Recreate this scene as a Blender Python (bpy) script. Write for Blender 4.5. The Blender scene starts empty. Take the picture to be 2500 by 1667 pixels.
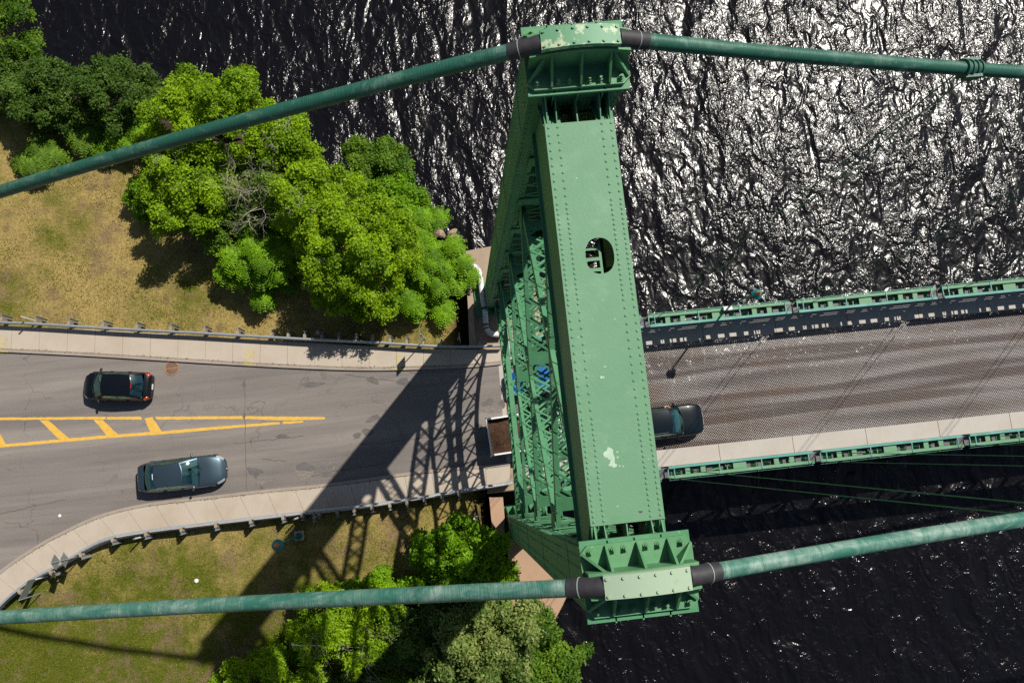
import bpy, bmesh, math, random
import numpy as np
from mathutils import Vector, Matrix
random.seed(7); rng = np.random.default_rng(7)
SC = bpy.context.scene
COL = SC.collection
R_ = math.radians

# ------------------------------------------------------------------ camera
CXP, CYP = 1250.0, 833.5                     # centre of the 2500 x 1667 photograph
FPX = 1953.6; NADX, NADY, SLP = 1172.1, 1110.0, 0.098
CAM = np.array([-2.653, -2.55, 47.5])        # drone position; origin = tower axis at road level
_n = np.array([(NADX-CXP)/FPX, (NADY-CYP)/FPX, 1.0]); _n /= np.linalg.norm(_n)
_v = np.array([1, -SLP, 0.0]); _v[2] = -(_n[0]*_v[0]+_n[1]*_v[1])/_n[2]; _v /= np.linalg.norm(_v)
RW = np.array([_v, np.cross(-_n, _v), -_n])  # camera (right, down, forward) -> world
def U(x, y, z=0.0):
    """world point at height z seen at photo pixel x, y"""
    r = RW @ np.array([(x-CXP)/FPX, (y-CYP)/FPX, 1.0])
    return Vector(CAM + r*((z-CAM[2])/r[2]))
def UY(x, y, Y):
    r = RW @ np.array([(x-CXP)/FPX, (y-CYP)/FPX, 1.0])
    return Vector(CAM + r*((Y-CAM[1])/r[1]))
cd = bpy.data.cameras.new('camera'); cam = bpy.data.objects.new('camera', cd); COL.objects.link(cam)
cd.sensor_width = 36; cd.lens = 36*FPX/2500; cd.clip_end = 6000; cd.clip_start = 0.1
M = Matrix.Identity(4)
for i in range(3):
    M[i][0] = RW[i][0]; M[i][1] = -RW[i][1]; M[i][2] = -RW[i][2]; M[i][3] = CAM[i]
cam.matrix_world = M; SC.camera = cam
SC.cycles.diffuse_bounces = 1; SC.cycles.use_denoising = False

# ------------------------------------------------------------------ light
SUN = Vector((19.3, 17.74, 34.56)).normalized()
EL = math.asin(SUN.z); AZ = math.atan2(SUN.y, SUN.x)
w = bpy.data.worlds.new('World'); SC.world = w; w.use_nodes = True
nt = w.node_tree; bg = nt.nodes['Background']
sky = nt.nodes.new('ShaderNodeTexSky'); sky.sky_type = 'NISHITA'; sky.sun_disc = False
sky.sun_elevation = EL; sky.sun_rotation = math.pi/2-AZ
nt.links.new(sky.outputs[0], bg.inputs[0]); bg.inputs[1].default_value = 0.052
ld = bpy.data.lights.new('sun', 'SUN'); ld.energy = 4.6; ld.angle = R_(0.53); ld.color = (1, .955, .87)
lo = bpy.data.objects.new('sun', ld); COL.objects.link(lo)
lo.rotation_euler = SUN.to_track_quat('Z', 'Y').to_euler(); lo.location = (0, 0, 60)
vs = SC.view_settings; vs.view_transform = 'Standard'; vs.look = 'None'; vs.exposure = 0.12; vs.gamma = 1

# ------------------------------------------------------------------ materials
def newmat(name):
    m = bpy.data.materials.new(name); m.use_nodes = True
    return m, m.node_tree, m.node_tree.nodes['Principled BSDF']
def N(t, typ, **kw):
    n = t.nodes.new(typ)
    for k, v in kw.items():
        if k.startswith('i_'):
            n.inputs[k[2:].replace('_', ' ')].default_value = v
        else: setattr(n, k, v)
    return n
def coords(t, scale=(1, 1, 1), rot=(0, 0, 0)):
    tc = N(t, 'ShaderNodeTexCoord'); mp = N(t, 'ShaderNodeMapping')
    mp.inputs['Scale'].default_value = scale; mp.inputs['Rotation'].default_value = rot
    t.links.new(tc.outputs['Object'], mp.inputs['Vector']); return mp.outputs[0]
def noise(t, vec, scale, detail=4, rough=.55, dist=0):
    n = N(t, 'ShaderNodeTexNoise'); n.inputs['Scale'].default_value = scale
    n.inputs['Detail'].default_value = detail; n.inputs['Roughness'].default_value = rough
    n.inputs['Distortion'].default_value = dist
    if vec is not None: t.links.new(vec, n.inputs['Vector'])
    return n.outputs['Fac']
def ramp(t, fac, stops):
    r = N(t, 'ShaderNodeValToRGB'); e = r.color_ramp.elements
    while len(e) < len(stops): e.new(.5)
    for k, (p, c) in enumerate(stops):
        e[k].position = p; e[k].color = (c if isinstance(c, tuple) else (c, c, c))+(1,)
    t.links.new(fac, r.inputs[0]); return r.outputs[0]
def mix(t, fac, a, b, blend='MIX'):
    m = N(t, 'ShaderNodeMix', data_type='RGBA', blend_type=blend)
    for s, val in ((m.inputs[0], fac), (m.inputs[6], a), (m.inputs[7], b)):
        if hasattr(val, 'links'): t.links.new(val, s)
        elif isinstance(val, tuple): s.default_value = val+(1,)
        else: s.default_value = val
    return m.outputs[2]
def math_(t, op, a, b=None):
    m = N(t, 'ShaderNodeMath', operation=op)
    for s, val in ((m.inputs[0], a), (m.inputs[1], b)):
        if val is None: continue
        if hasattr(val, 'links'): t.links.new(val, s)
        else: s.default_value = val
    return m.outputs[0]
def bump(t, p, h, dist, strength=1.0):
    b = N(t, 'ShaderNodeBump'); b.inputs['Distance'].default_value = dist
    b.inputs['Strength'].default_value = strength
    t.links.new(h, b.inputs['Height']); t.links.new(b.outputs[0], p.inputs['Normal'])
def simple(name, col, rough=.6, metal=0, spec=.5, var=0.0, vscale=6.0, coat=0):
    m, t, p = newmat(name); p.inputs['Roughness'].default_value = rough; p.inputs['Metallic'].default_value = metal
    p.inputs['Specular IOR Level'].default_value = spec
    if coat: p.inputs['Coat Weight'].default_value = coat; p.inputs['Coat Roughness'].default_value = .05
    if var:
        f = noise(t, coords(t), vscale, 6)
        c = ramp(t, f, [(.25, tuple(x*(1-var) for x in col)), (.75, tuple(min(1, x*(1+var)) for x in col))])
        t.links.new(c, p.inputs['Base Color'])
    else: p.inputs['Base Color'].default_value = col+(1,)
    return m
def paint_mat(name, col, chalk, amount, dark=None, streak=(1, 1, 1), rough=.5):
    """weathered bridge paint: chalky fading, stains and flecks of bare primer"""
    m, t, p = newmat(name); v = coords(t, streak); v2 = coords(t)
    c = mix(t, ramp(t, noise(t, v, 1.3, 7, .65), [(.62-amount*.35, 0.0), (.72, 1.0)]), col, chalk)
    st = ramp(t, noise(t, v2, .9, 6, .7), [(.5, 0.0), (.8, 0.55)])
    c = mix(t, st, c, dark or tuple(x*.55 for x in col))
    fl = ramp(t, noise(t, v2, 11, 3, .6), [(.725, 0.0), (.735, .8)])
    c = mix(t, fl, c, tuple(min(.8, x*1.9+.05) for x in col)); p.inputs['Specular IOR Level'].default_value = .22
    t.links.new(c, p.inputs['Base Color']); p.inputs['Roughness'].default_value = rough
    bump(t, p, noise(t, v2, 25, 3), .004)
    return m
MAT = {}
MAT['green'] = paint_mat('bridge_green_paint', (.145, .30, .172), (.185, .345, .215), .25, (.10, .26, .125))
MAT['green_member'] = paint_mat('bridge_green_bracing_paint', (.085, .255, .125), (.12, .30, .155), .3, (.05, .15, .075))
MAT['green_saddle'] = paint_mat('saddle_green_paint', (.105, .28, .13), (.16, .33, .175), .3, (.12, .18, .08))
def cable_mat(name, col, chalk, lo, hi):
    """painted wire wrapping: chalky brushed fading with fine rings of the wrap"""
    m, t, p = newmat(name); v = coords(t, (.5, 1.6, 1.6)); vr = coords(t, (4.5, 1.4, 1.4), (0, R_(20), R_(24)))
    a = ramp(t, noise(t, v, 1.1, 7, .7, 1.2), [(lo, 0.0), (hi, 1.0)])
    b = ramp(t, noise(t, vr, 1.0, 5, .7, .8), [(.36, .12), (.62, 1.0)])
    c = mix(t, math_(t, 'MULTIPLY', a, b), col, chalk)
    c = mix(t, ramp(t, noise(t, coords(t), 2.3, 5, .7), [(.58, 0.0), (.72, .6)]), c, tuple(x*.5 for x in col))
    c = mix(t, ramp(t, noise(t, coords(t), 15, 3), [(.73, 0.0), (.75, .8)]), c, (.5, .55, .5))
    t.links.new(c, p.inputs['Base Color']); p.inputs['Roughness'].default_value = .5
    bump(t, p, noise(t, coords(t, (40, 2, 2)), 1, 2), .012); return m
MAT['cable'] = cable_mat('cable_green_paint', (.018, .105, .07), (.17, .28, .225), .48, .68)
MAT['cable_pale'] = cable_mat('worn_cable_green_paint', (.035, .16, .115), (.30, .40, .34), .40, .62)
MAT['teal'] = simple('teal_paint', (.02, .2, .19), .4, var=.15)
MAT['teal_rail'] = paint_mat('railing_teal_paint', (.12, .33, .27), (.2, .42, .38), .4)
MAT['copper'] = simple('orange_finial', (.55, .18, .08), .45, var=.2, vscale=20)
MAT['sleeve'] = simple('black_rubber_wrap', (.035, .032, .036), .6, var=.3, vscale=9)
MAT['band'] = simple('pale_sealant_band', (.3, .36, .33), .6)
def primer_cover(name, base, spot, lo, hi):
    m, t, p = newmat(name); v = coords(t)
    c = mix(t, ramp(t, noise(t, v, 4.2, 4, .6), [(lo, 0.0), (hi, 1.0)]), base, spot)
    t.links.new(c, p.inputs['Base Color']); p.inputs['Roughness'].default_value = .55; return m
MAT['cover_spotted'] = primer_cover('spotted_saddle_cover', (.12, .3, .16), (.45, .52, .34), .53, .57)
MAT['cover_pale'] = primer_cover('pale_saddle_cover', (.34, .45, .31), (.22, .34, .22), .62, .75)
MAT['steel'] = simple('galvanised_steel', (.42, .45, .47), .45, .4, var=.15)
MAT['steel_dark'] = simple('weathered_steel', (.11, .11, .11), .6, .3, var=.3)
MAT['alu'] = simple('sign_back_aluminium', (.3, .34, .36), .4, .5, var=.08)
MAT['wood'] = simple('weathered_timber', (.32, .25, .17), .8, var=.3, vscale=12)
MAT['white'] = simple('white_paint', (.75, .75, .73), .5, var=.08)
MAT['red'] = simple('red_reflector', (.5, .03, .02), .3)
MAT['yellow_sign'] = simple('yellow_sign_face', (.7, .45, .03), .45)

def concrete(name, col, stain, rough=.85):
    m, t, p = newmat(name); v = coords(t)
    c = mix(t, ramp(t, noise(t, v, .55, 6, .65), [(.45, 0.0), (.75, .85)]), col, stain)
    c = mix(t, ramp(t, noise(t, v, 14, 5, .7), [(.3, 0.0), (.8, .5)]), c, tuple(x*.72 for x in col))
    sp = ramp(t, noise(t, v, 60, 2), [(.66, 0.0), (.72, .35)])
    c = mix(t, sp, c, tuple(x*.45 for x in col))
    t.links.new(c, p.inputs['Base Color']); p.inputs['Roughness'].default_value = rough
    bump(t, p, noise(t, v, 40, 4), .006); return m
MAT['concrete'] = concrete('sidewalk_concrete', (.50, .425, .34), (.40, .315, .235))
MAT['concrete_pale'] = concrete('deck_walk_concrete', (.50, .465, .42), (.43, .37, .31))
MAT['kerb'] = concrete('kerb_concrete', (.36, .30, .25), (.26, .2, .15))
MAT['pier'] = concrete('pier_concrete', (.40, .31, .22), (.31, .21, .14))
MAT['pier_orange'] = concrete('stained_pier_concrete', (.47, .30, .19), (.36, .235, .17))
MAT['rock'] = concrete('shore_rock', (.40, .29, .2), (.28, .2, .15))
MAT['mortar'] = simple('joint_filler', (.13, .105, .08), .95)
MAT['rust'] = simple('rusty_joint', (.33, .19, .12), .9, var=.3)

# asphalt ---------------------------------------------------------------
m, t, p = newmat('worn_asphalt'); v = coords(t); vs_ = coords(t, (.055, 1.0, 1.0), (0, 0, R_(1.5)))
c = ramp(t, noise(t, vs_, .62, 4, .6), [(.34, (.085, .075, .070)), (.5, (.19, .165, .148)), (.62, (.29, .25, .215))])
c = mix(t, ramp(t, noise(t, v, .35, 5, .6), [(.4, 0.0), (.7, .5)]), c, (.20, .168, .145))
c = mix(t, ramp(t, noise(t, vs_, 3.2, 4, .7), [(.52, 0.0), (.75, .6)]), c, (.085, .078, .076))
c = mix(t, ramp(t, noise(t, v, 16, 5, .85), [(.35, 0.0), (.7, .75)]), c, (.27, .238, .215))
c = mix(t, ramp(t, noise(t, v, 24, 3, .8), [(.54, 0.0), (.68, .8)]), c, (.06, .055, .053))
c = mix(t, ramp(t, noise(t, v, 3.1, 6, .7), [(.62, 0.0), (.72, .55)]), c, (.07, .063, .058))
vo = N(t, 'ShaderNodeTexVoronoi', feature='DISTANCE_TO_EDGE'); vo.inputs['Scale'].default_value = .16
dv = N(t, 'ShaderNodeVectorMath', operation='ADD'); nz = N(t, 'ShaderNodeTexNoise'); nz.inputs['Scale'].default_value = 1.2; nz.inputs['Detail'].default_value = 5
t.links.new(v, nz.inputs['Vector']); t.links.new(v, dv.inputs[0])
sc_ = N(t, 'ShaderNodeVectorMath', operation='SCALE'); sc_.inputs['Scale'].default_value = 1.6
t.links.new(nz.outputs['Color'], sc_.inputs[0]); t.links.new(sc_.outputs[0], dv.inputs[1]); t.links.new(dv.outputs[0], vo.inputs['Vector'])
crk = ramp(t, vo.outputs['Distance'], [(.0, .55), (.007, 0.0)])
crk = math_(t, 'MULTIPLY', crk, ramp(t, noise(t, v, .3, 2), [(.45, 0.0), (.6, 1.0)]))
c = mix(t, crk, c, (.05, .045, .042))
t.links.new(c, p.inputs['Base Color']); p.inputs['Roughness'].default_value = .8; bump(t, p, noise(t, v, 70, 3, .7), .008)
MAT['asphalt'] = m
m, t, p = newmat('asphalt_patch'); v = coords(t)
c = ramp(t, noise(t, v, 2.0, 6, .7), [(.35, (.085, .078, .076)), (.7, (.15, .135, .125))])
c = mix(t, ramp(t, noise(t, v, 70, 3, .8), [(.4, 0.0), (.75, .7)]), c, (.2, .18, .17))
t.links.new(c, p.inputs['Base Color']); p.inputs['Roughness'].default_value = .85; MAT['patch'] = m
m, t, p = newmat('worn_patch_rim'); v = coords(t)
c = ramp(t, noise(t, v, 9, 5), [(.3, (.15, .13, .115)), (.7, (.26, .225, .19))])
t.links.new(c, p.inputs['Base Color']); p.inputs['Roughness'].default_value = .9; MAT['patch_rim'] = m
m, t, p = newmat('yellow_road_paint'); v = coords(t)
c = ramp(t, noise(t, v, 4, 5), [(.3, (.62, .36, .05)), (.7, (.75, .45, .075))])
c = mix(t, ramp(t, noise(t, v, 60, 3, .8), [(.62, 0.0), (.72, .6)]), c, (.3, .2, .08))
t.links.new(c, p.inputs['Base Color']); p.inputs['Roughness'].default_value = .7; MAT['yellow_paint'] = m
m, t, p = newmat('faded_spray_paint'); v = coords(t)
tr = N(t, 'ShaderNodeBsdfTransparent'); mx = N(t, 'ShaderNodeMixShader')
p.inputs['Base Color'].default_value = (.75, .62, .06, 1)
t.links.new(ramp(t, noise(t, v, 30, 4, .7), [(.36, 0.0), (.62, .9)]), mx.inputs[0]); t.links.new(tr.outputs[0], mx.inputs[1])
t.links.new(p.outputs[0], mx.inputs[2]); t.links.new(mx.outputs[0], t.nodes['Material Output'].inputs[0]); MAT['spray'] = m

# lawn and bank -----------------------------------------------------------
m, t, p = newmat('dry_lawn_and_bank'); v = coords(t)
sep = N(t, 'ShaderNodeSeparateXYZ'); t.links.new(v, sep.inputs[0])
big = noise(t, v, .16, 5, .6); med = noise(t, v, .9, 6, .65); fine = noise(t, v, 9, 6, .75); vfine = noise(t, v, 38, 4, .8)
dry = ramp(t, fine, [(.3, (.25, .175, .055)), (.5, (.46, .335, .115)), (.72, (.62, .48, .21))])
grn = ramp(t, fine, [(.3, (.05, .075, .006)), (.5, (.12, .145, .012)), (.72, (.22, .225, .03))])
soil = ramp(t, fine, [(.3, (.16, .105, .062)), (.7, (.35, .235, .145))])
south = N(t, 'ShaderNodeMapRange'); south.inputs['From Min'].default_value = -3; south.inputs['From Max'].default_value = -12
t.links.new(sep.outputs['Y'], south.inputs['Value'])
gx = N(t, 'ShaderNodeMapRange'); gx.inputs['From Min'].default_value = -6; gx.inputs['From Max'].default_value = -17
t.links.new(sep.outputs['X'], gx.inputs['Value'])
gmask = math_(t, 'ADD', math_(t, 'MULTIPLY', math_(t, 'MULTIPLY', south.outputs[0], gx.outputs[0]), .19), math_(t, 'ADD', math_(t, 'MULTIPLY', big, .7), math_(t, 'MULTIPLY', med, .5)))
c = mix(t, ramp(t, gmask, [(.55, 0.0), (.76, 1.0)]), dry, grn)
c = mix(t, ramp(t, noise(t, v, 3.2, 5, .75), [(.585, 0.0), (.66, .7)]), c, grn)
sm = math_(t, 'ADD', math_(t, 'MULTIPLY', noise(t, v, .35, 4), .5), math_(t, 'MULTIPLY', noise(t, v, 1.6, 5), .5))
c = mix(t, ramp(t, sm, [(.52, 0.0), (.64, .8)]), c, soil)
c = mix(t, ramp(t, vfine, [(.35, .3), (.6, 0.0)]), c, (.10, .085, .022))
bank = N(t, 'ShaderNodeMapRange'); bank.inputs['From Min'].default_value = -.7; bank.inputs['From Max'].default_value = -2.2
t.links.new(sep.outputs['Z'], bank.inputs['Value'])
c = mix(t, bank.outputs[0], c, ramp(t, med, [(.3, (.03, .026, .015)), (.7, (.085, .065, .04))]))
t.links.new(c, p.inputs['Base Color']); p.inputs['Roughness'].default_value = 1; p.inputs['Specular IOR Level'].default_value = .1
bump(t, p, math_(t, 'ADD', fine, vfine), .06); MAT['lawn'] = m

# water -------------------------------------------------------------------
m, t, p = newmat('dark_river_water')
p.inputs['Base Color'].default_value = (.0045, .0042, .0052, 1); p.inputs['Roughness'].default_value = .20; p.inputs['IOR'].default_value = 1.33
va = coords(t, (1.0, .45, 1), (0, 0, R_(-24)))
vb = coords(t, (1.0, .62, 1), (0, 0, R_(-40)))
vc = coords(t, (1, .7, 1), (0, 0, R_(20)))
sw = noise(t, va, .52, 1, .5, .6)
h = math_(t, 'MULTIPLY', sw, .33)
h = math_(t, 'ADD', h, math_(t, 'MULTIPLY', noise(t, vb, 1.2, 1.3, .5, 1.1), .145))
h = math_(t, 'ADD', h, math_(t, 'MULTIPLY', noise(t, vc, 4.2, 1.5, .5, 1.1), math_(t, 'MULTIPLY', ramp(t, sw, [(.38, .25), (.62, 1.0)]), .054)))
spk = ramp(t, noise(t, coords(t), 1.6, 3, .6), [(.54, 0.0), (.68, 1.0)])
h = math_(t, 'ADD', h, math_(t, 'MULTIPLY', math_(t, 'MULTIPLY', noise(t, coords(t), 8.5, 1, .5, .8), spk), .030))
bump(t, p, h, 1.0); MAT['water'] = m

# steel grid --------------------------------------------------------------
m, t, p = newmat('rusty_grid_steel'); v = coords(t, (.05, 1, 1))
c = ramp(t, noise(t, v, .62, 2, .5, .3), [(.34, (.22, .185, .17)), (.43, (.52, .47, .45)), (.50, (.56, .51, .49)), (.55, (.30, .25, .23)), (.60, (.27, .22, .205)), (.66, (.54, .49, .47)), (.76, (.30, .25, .23))])
c = mix(t, ramp(t, noise(t, coords(t, (.3, 1, 1)), .7, 4), [(.48, 0.0), (.68, .55)]), c, (.31, .20, .135))
t.links.new(c, p.inputs['Base Color']); p.inputs['Roughness'].default_value = .55; p.inputs['Metallic'].default_value = .15; MAT['grid'] = m

# vehicles ----------------------------------------------------------------
def glossy(name, col, rough=.25, metal=.3, spec=.5, coat=1.0):
    return simple(name, col, rough, metal, spec, coat=coat)
MAT['car_black'] = glossy('black_car_paint', (.004, .006, .009), .3, 0, .15, .35)
MAT['car_navy'] = glossy('dark_blue_black_car_paint', (.004, .009, .014), .3, 0, .15, .35)
MAT['car_gray'] = glossy('blue_gray_metallic_paint', (.05, .082, .108), .36, .6, .4, .7)
MAT['car_blue'] = glossy('bright_blue_car_paint', (.005, .13, .42), .3, .2)
MAT['trim'] = simple('black_trim', (.012, .012, .013), .5)
MAT['tyre'] = simple('tyre_rubber', (.015, .015, .015), .85)
MAT['rim'] = simple('alloy_rim', (.4, .4, .42), .3, .9)
MAT['seat'] = simple('seat_fabric', (.06, .065, .067), .9)
MAT['dash'] = simple('dashboard_plastic', (.13, .15, .15), .6)
MAT['lamp_glass'] = simple('headlight_lens', (.42, .45, .47), .15, .2, coat=1)
MAT['tail'] = simple('taillight_lens', (.5, .012, .01), .15, coat=1)
MAT['amber'] = simple('amber_lens', (.75, .3, .02), .2)
MAT['plate'] = simple('number_plate', (.75, .76, .78), .4)
m, t, p = newmat('tinted_car_glass'); tr = N(t, 'ShaderNodeBsdfTransparent'); tr.inputs[0].default_value = (.42, .68, .66, 1)
gl = N(t, 'ShaderNodeBsdfGlossy'); gl.inputs['Roughness'].default_value = .03; gl.inputs[0].default_value = (.5, .95, .95, 1)
lw = N(t, 'ShaderNodeLayerWeight'); lw.inputs[0].default_value = .28
fm = math_(t, 'ADD', math_(t, 'MULTIPLY', lw.outputs['Fresnel'], .9), .20)
mx = N(t, 'ShaderNodeMixShader'); t.links.new(fm, mx.inputs[0]); t.links.new(tr.outputs[0], mx.inputs[1]); t.links.new(gl.outputs[0], mx.inputs[2])
t.links.new(mx.outputs[0], t.nodes['Material Output'].inputs[0]); MAT['glass'] = m
m, t, p = newmat('brown_mulch'); v = coords(t)
c = ramp(t, noise(t, v, 9, 7, .75), [(.3, (.028, .013, .006)), (.5, (.075, .035, .017)), (.72, (.16, .085, .045))])
t.links.new(c, p.inputs['Base Color']); p.inputs['Roughness'].default_value = 1; bump(t, p, noise(t, v, 18, 5, .7), .08); MAT['mulch'] = m
MAT['skin'] = simple('skin', (.55, .28, .18), .55)
MAT['shirt'] = simple('dark_shirt', (.04, .05, .07), .9)
MAT['hair'] = simple('brown_hair', (.03, .02, .012), .8)

def leaf_mat(name, a, b, trans=.45):
    m, t, p = newmat(name); at = N(t, 'ShaderNodeAttribute', attribute_name='tint')
    c = ramp(t, at.outputs['Fac'], [(0, a), (1, b)])
    p.inputs['Roughness'].default_value = .55; p.inputs['Specular IOR Level'].default_value = .3
    t.links.new(c, p.inputs['Base Color'])
    tl = N(t, 'ShaderNodeBsdfTranslucent'); t.links.new(c, tl.inputs[0])
    mx = N(t, 'ShaderNodeMixShader'); mx.inputs[0].default_value = trans
    t.links.new(p.outputs[0], mx.inputs[1]); t.links.new(tl.outputs[0], mx.inputs[2])
    t.links.new(mx.outputs[0], t.nodes['Material Output'].inputs[0]); return m
MAT['leaf_lime'] = leaf_mat('lime_leaves', (.125, .25, .004), (.39, .60, .010))
MAT['leaf_mid'] = leaf_mat('mid_green_leaves', (.06, .15, .008), (.21, .36, .024))
MAT['leaf_bright'] = leaf_mat('bright_green_leaves', (.085, .21, .003), (.28, .52, .010))
MAT['leaf_dark'] = leaf_mat('dark_green_leaves', (.04, .10, .010), (.15, .26, .034))
MAT['leaf_olive'] = leaf_mat('pale_olive_leaves', (.055, .14, .012), (.40, .47, .13))
MAT['bark'] = simple('grey_brown_bark', (.11, .085, .065), .9, var=.3, vscale=10)
MAT['dead'] = simple('bleached_dead_wood', (.44, .38, .31), .9, var=.25, vscale=10)
MAT['grass'] = leaf_mat('grass_blades', (.12, .15, .012), (.60, .45, .16), .4)

# ------------------------------------------------------------------ mesh builder
ORG = {}
LEAN = [0.0]
def V(*a): return Vector(a)
class MB:
    def __init__(s): s.v = []; s.f = []; s.sm = []
    def add(s, vs, fs, smooth=False):
        o = len(s.v); s.v += [tuple(x) for x in vs]
        s.f += [tuple(i+o for i in f) for f in fs]; s.sm += [smooth]*len(fs); return s
    def hexa(s, b, t):                       # bottom quad, top quad (counter-clockwise seen from above)
        return s.add(list(b)+list(t), [(3, 2, 1, 0), (4, 5, 6, 7), (0, 1, 5, 4), (1, 2, 6, 5), (2, 3, 7, 6), (3, 0, 4, 7)])
    def box(s, x0, x1, y0, y1, z0, z1):
        return s.hexa([(x0, y0, z0), (x1, y0, z0), (x1, y1, z0), (x0, y1, z0)], [(x0, y0, z1), (x1, y0, z1), (x1, y1, z1), (x0, y1, z1)])
    def bar(s, p, q, w, h, up=(0, 0, 1)):    # w across, h along up
        p, q = Vector(p), Vector(q); d = (q-p).normalized(); a = d.cross(Vector(up))
        if a.length < 1e-4: a = d.cross(V(1, 0, 0))
        a.normalize(); u = a.cross(d).normalized(); a *= w/2; u *= h/2
        return s.hexa([p-a-u, p+a-u, q+a-u, q-a-u], [p-a+u, p+a+u, q+a+u, q-a+u])
    def tube(s, pts, r, n=8, cap=True):
        pts = [Vector(p) for p in pts]; rs = r if isinstance(r, (list, tuple)) else [r]*len(pts)
        vs = []; ref = None
        for i, p in enumerate(pts):
            d = (pts[min(i+1, len(pts)-1)]-pts[max(i-1, 0)]).normalized()
            if ref is None: ref = d.orthogonal().normalized()
            a = (ref-d*ref.dot(d)).normalized(); b = d.cross(a); ref = a
            vs += [p+(a*math.cos(2*math.pi*k/n)+b*math.sin(2*math.pi*k/n))*rs[i] for k in range(n)]
        fs = [(i*n+k, i*n+(k+1) % n, (i+1)*n+(k+1) % n, (i+1)*n+k) for i in range(len(pts)-1) for k in range(n)]
        s.add(vs, fs, True)
        if cap:
            o = len(pts)-1
            s.add([vs[k] for k in range(n)], [tuple(range(n-1, -1, -1))]); s.add([vs[o*n+k] for k in range(n)], [tuple(range(n))])
        return s
    def prism(s, poly, z0, z1):
        n = len(poly); b = [(p[0], p[1], z0) for p in poly]; t_ = [(p[0], p[1], z1) for p in poly]
        area = sum(poly[i][0]*poly[(i+1) % n][1]-poly[(i+1) % n][0]*poly[i][1] for i in range(n))
        fs = [tuple(range(n-1, -1, -1)), tuple(range(n, 2*n))]+[(i, (i+1) % n, n+(i+1) % n, n+i) for i in range(n)]
        if area < 0: fs = [f[::-1] for f in fs]
        return s.add(b+t_, fs)
    def plate(s, pts, nrm, th):              # flat polygon given thickness along nrm
        n = len(pts); nv = Vector(nrm).normalized()*th/2; a = [Vector(p)-nv for p in pts]; b = [Vector(p)+nv for p in pts]
        return s.add(a+b, [tuple(range(n-1, -1, -1)), tuple(range(n, 2*n))]+[(i, (i+1) % n, n+(i+1) % n, n+i) for i in range(n)])
    def dome(s, c, nrm, r, h=None, n=7):
        c = Vector(c); nv = Vector(nrm).normalized(); a = nv.orthogonal().normalized(); b = nv.cross(a); h = h or r*.7
        vs = []
        for rr, hh in ((r, 0), (r*.8, h*.65)):
            vs += [c+(a*math.cos(2*math.pi*k/n)+b*math.sin(2*math.pi*k/n))*rr+nv*hh for k in range(n)]
        vs.append(c+nv*h)
        fs = [(k, (k+1) % n, n+(k+1) % n, n+k) for k in range(n)]+[(n+k, n+(k+1) % n, 2*n) for k in range(n)]
        return s.add(vs, fs, True)
    def cyl(s, c, nrm, r, h, n=12, r2=None):
        c = Vector(c); return s.tube([c, c+Vector(nrm).normalized()*h], [r, r if r2 is None else r2], n)
    def lathe(s, c, prof, n=16):             # prof [(r, z)] about a vertical axis
        c = Vector(c); vs = [c+V(r*math.cos(2*math.pi*k/n), r*math.sin(2*math.pi*k/n), z) for r, z in prof for k in range(n)]
        fs = [(i*n+k, i*n+(k+1) % n, (i+1)*n+(k+1) % n, (i+1)*n+k) for i in range(len(prof)-1) for k in range(n)]
        return s.add(vs, fs, True)
    def grid(s, P, smooth=True):             # P[i][j]
        a, b = len(P), len(P[0]); vs = [q for r in P for q in r]
        return s.add(vs, [(i*b+j, i*b+j+1, (i+1)*b+j+1, (i+1)*b+j) for i in range(a-1) for j in range(b-1)], smooth)
    def build(s, name, m, parent=None, org=None, local=False, autosmooth=40):
        me = bpy.data.meshes.new(name)
        o = bpy.data.objects.new(name, me)
        if LEAN[0]: s.v = [(a-LEAN[0]*max(0, 32.4-c), b, c) for a, b, c in s.v]
        off = Vector(org) if org is not None else (ORG[parent.name] if parent is not None else V(0, 0, 0))
        vv = s.v if local else [(a-off.x, b-off.y, c-off.z) for a, b, c in s.v]
        me.from_pydata(vv, [], s.f); me.polygons.foreach_set('use_smooth', s.sm)
        bm = bmesh.new(); bm.from_mesh(me); bmesh.ops.recalc_face_normals(bm, faces=bm.faces); bm.to_mesh(me); bm.free()
        if autosmooth and any(s.sm): me.set_sharp_from_angle(angle=R_(autosmooth))
        me.materials.append(MAT[m] if isinstance(m, str) else m)
        COL.objects.link(o); ORG[o.name] = off
        if parent is not None: o.parent = parent
        elif org is not None: o.location = off
        return o
def tag(o, label, cat, group=None):
    o['label'] = label; o['category'] = cat
    if group: o['group'] = group
    return o
def thing(name, label, cat, loc=(0, 0, 0), rz=0, group=None):
    o = bpy.data.objects.new(name, None); o.empty_display_size = .3; COL.objects.link(o)
    o.location = loc; o.rotation_euler = (0, 0, rz); ORG[o.name] = Vector(loc); return tag(o, label, cat, group)
def struct(o, kind='structure'): o['kind'] = kind; return o
def copy_tree(o, parent=None):
    kids = list(o.children); c = o.copy(); COL.objects.link(c); ORG[c.name] = ORG[o.name].copy()
    if parent is not None: c.parent = parent
    for k in kids: copy_tree(k, c)
    return c
def lerp(a, b, f): return a+(b-a)*f
def resample(pts, step):
    pts = [Vector(p) for p in pts]; out = [pts[0]]; acc = 0
    for a, b in zip(pts, pts[1:]):
        L = (b-a).length; d = step-acc
        while d < L: out.append(a.lerp(b, d/L)); d += step
        acc = L-(d-step)
    if (out[-1]-pts[-1]).length > step*.2: out.append(pts[-1])
    else: out[-1] = pts[-1]
    return out
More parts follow.
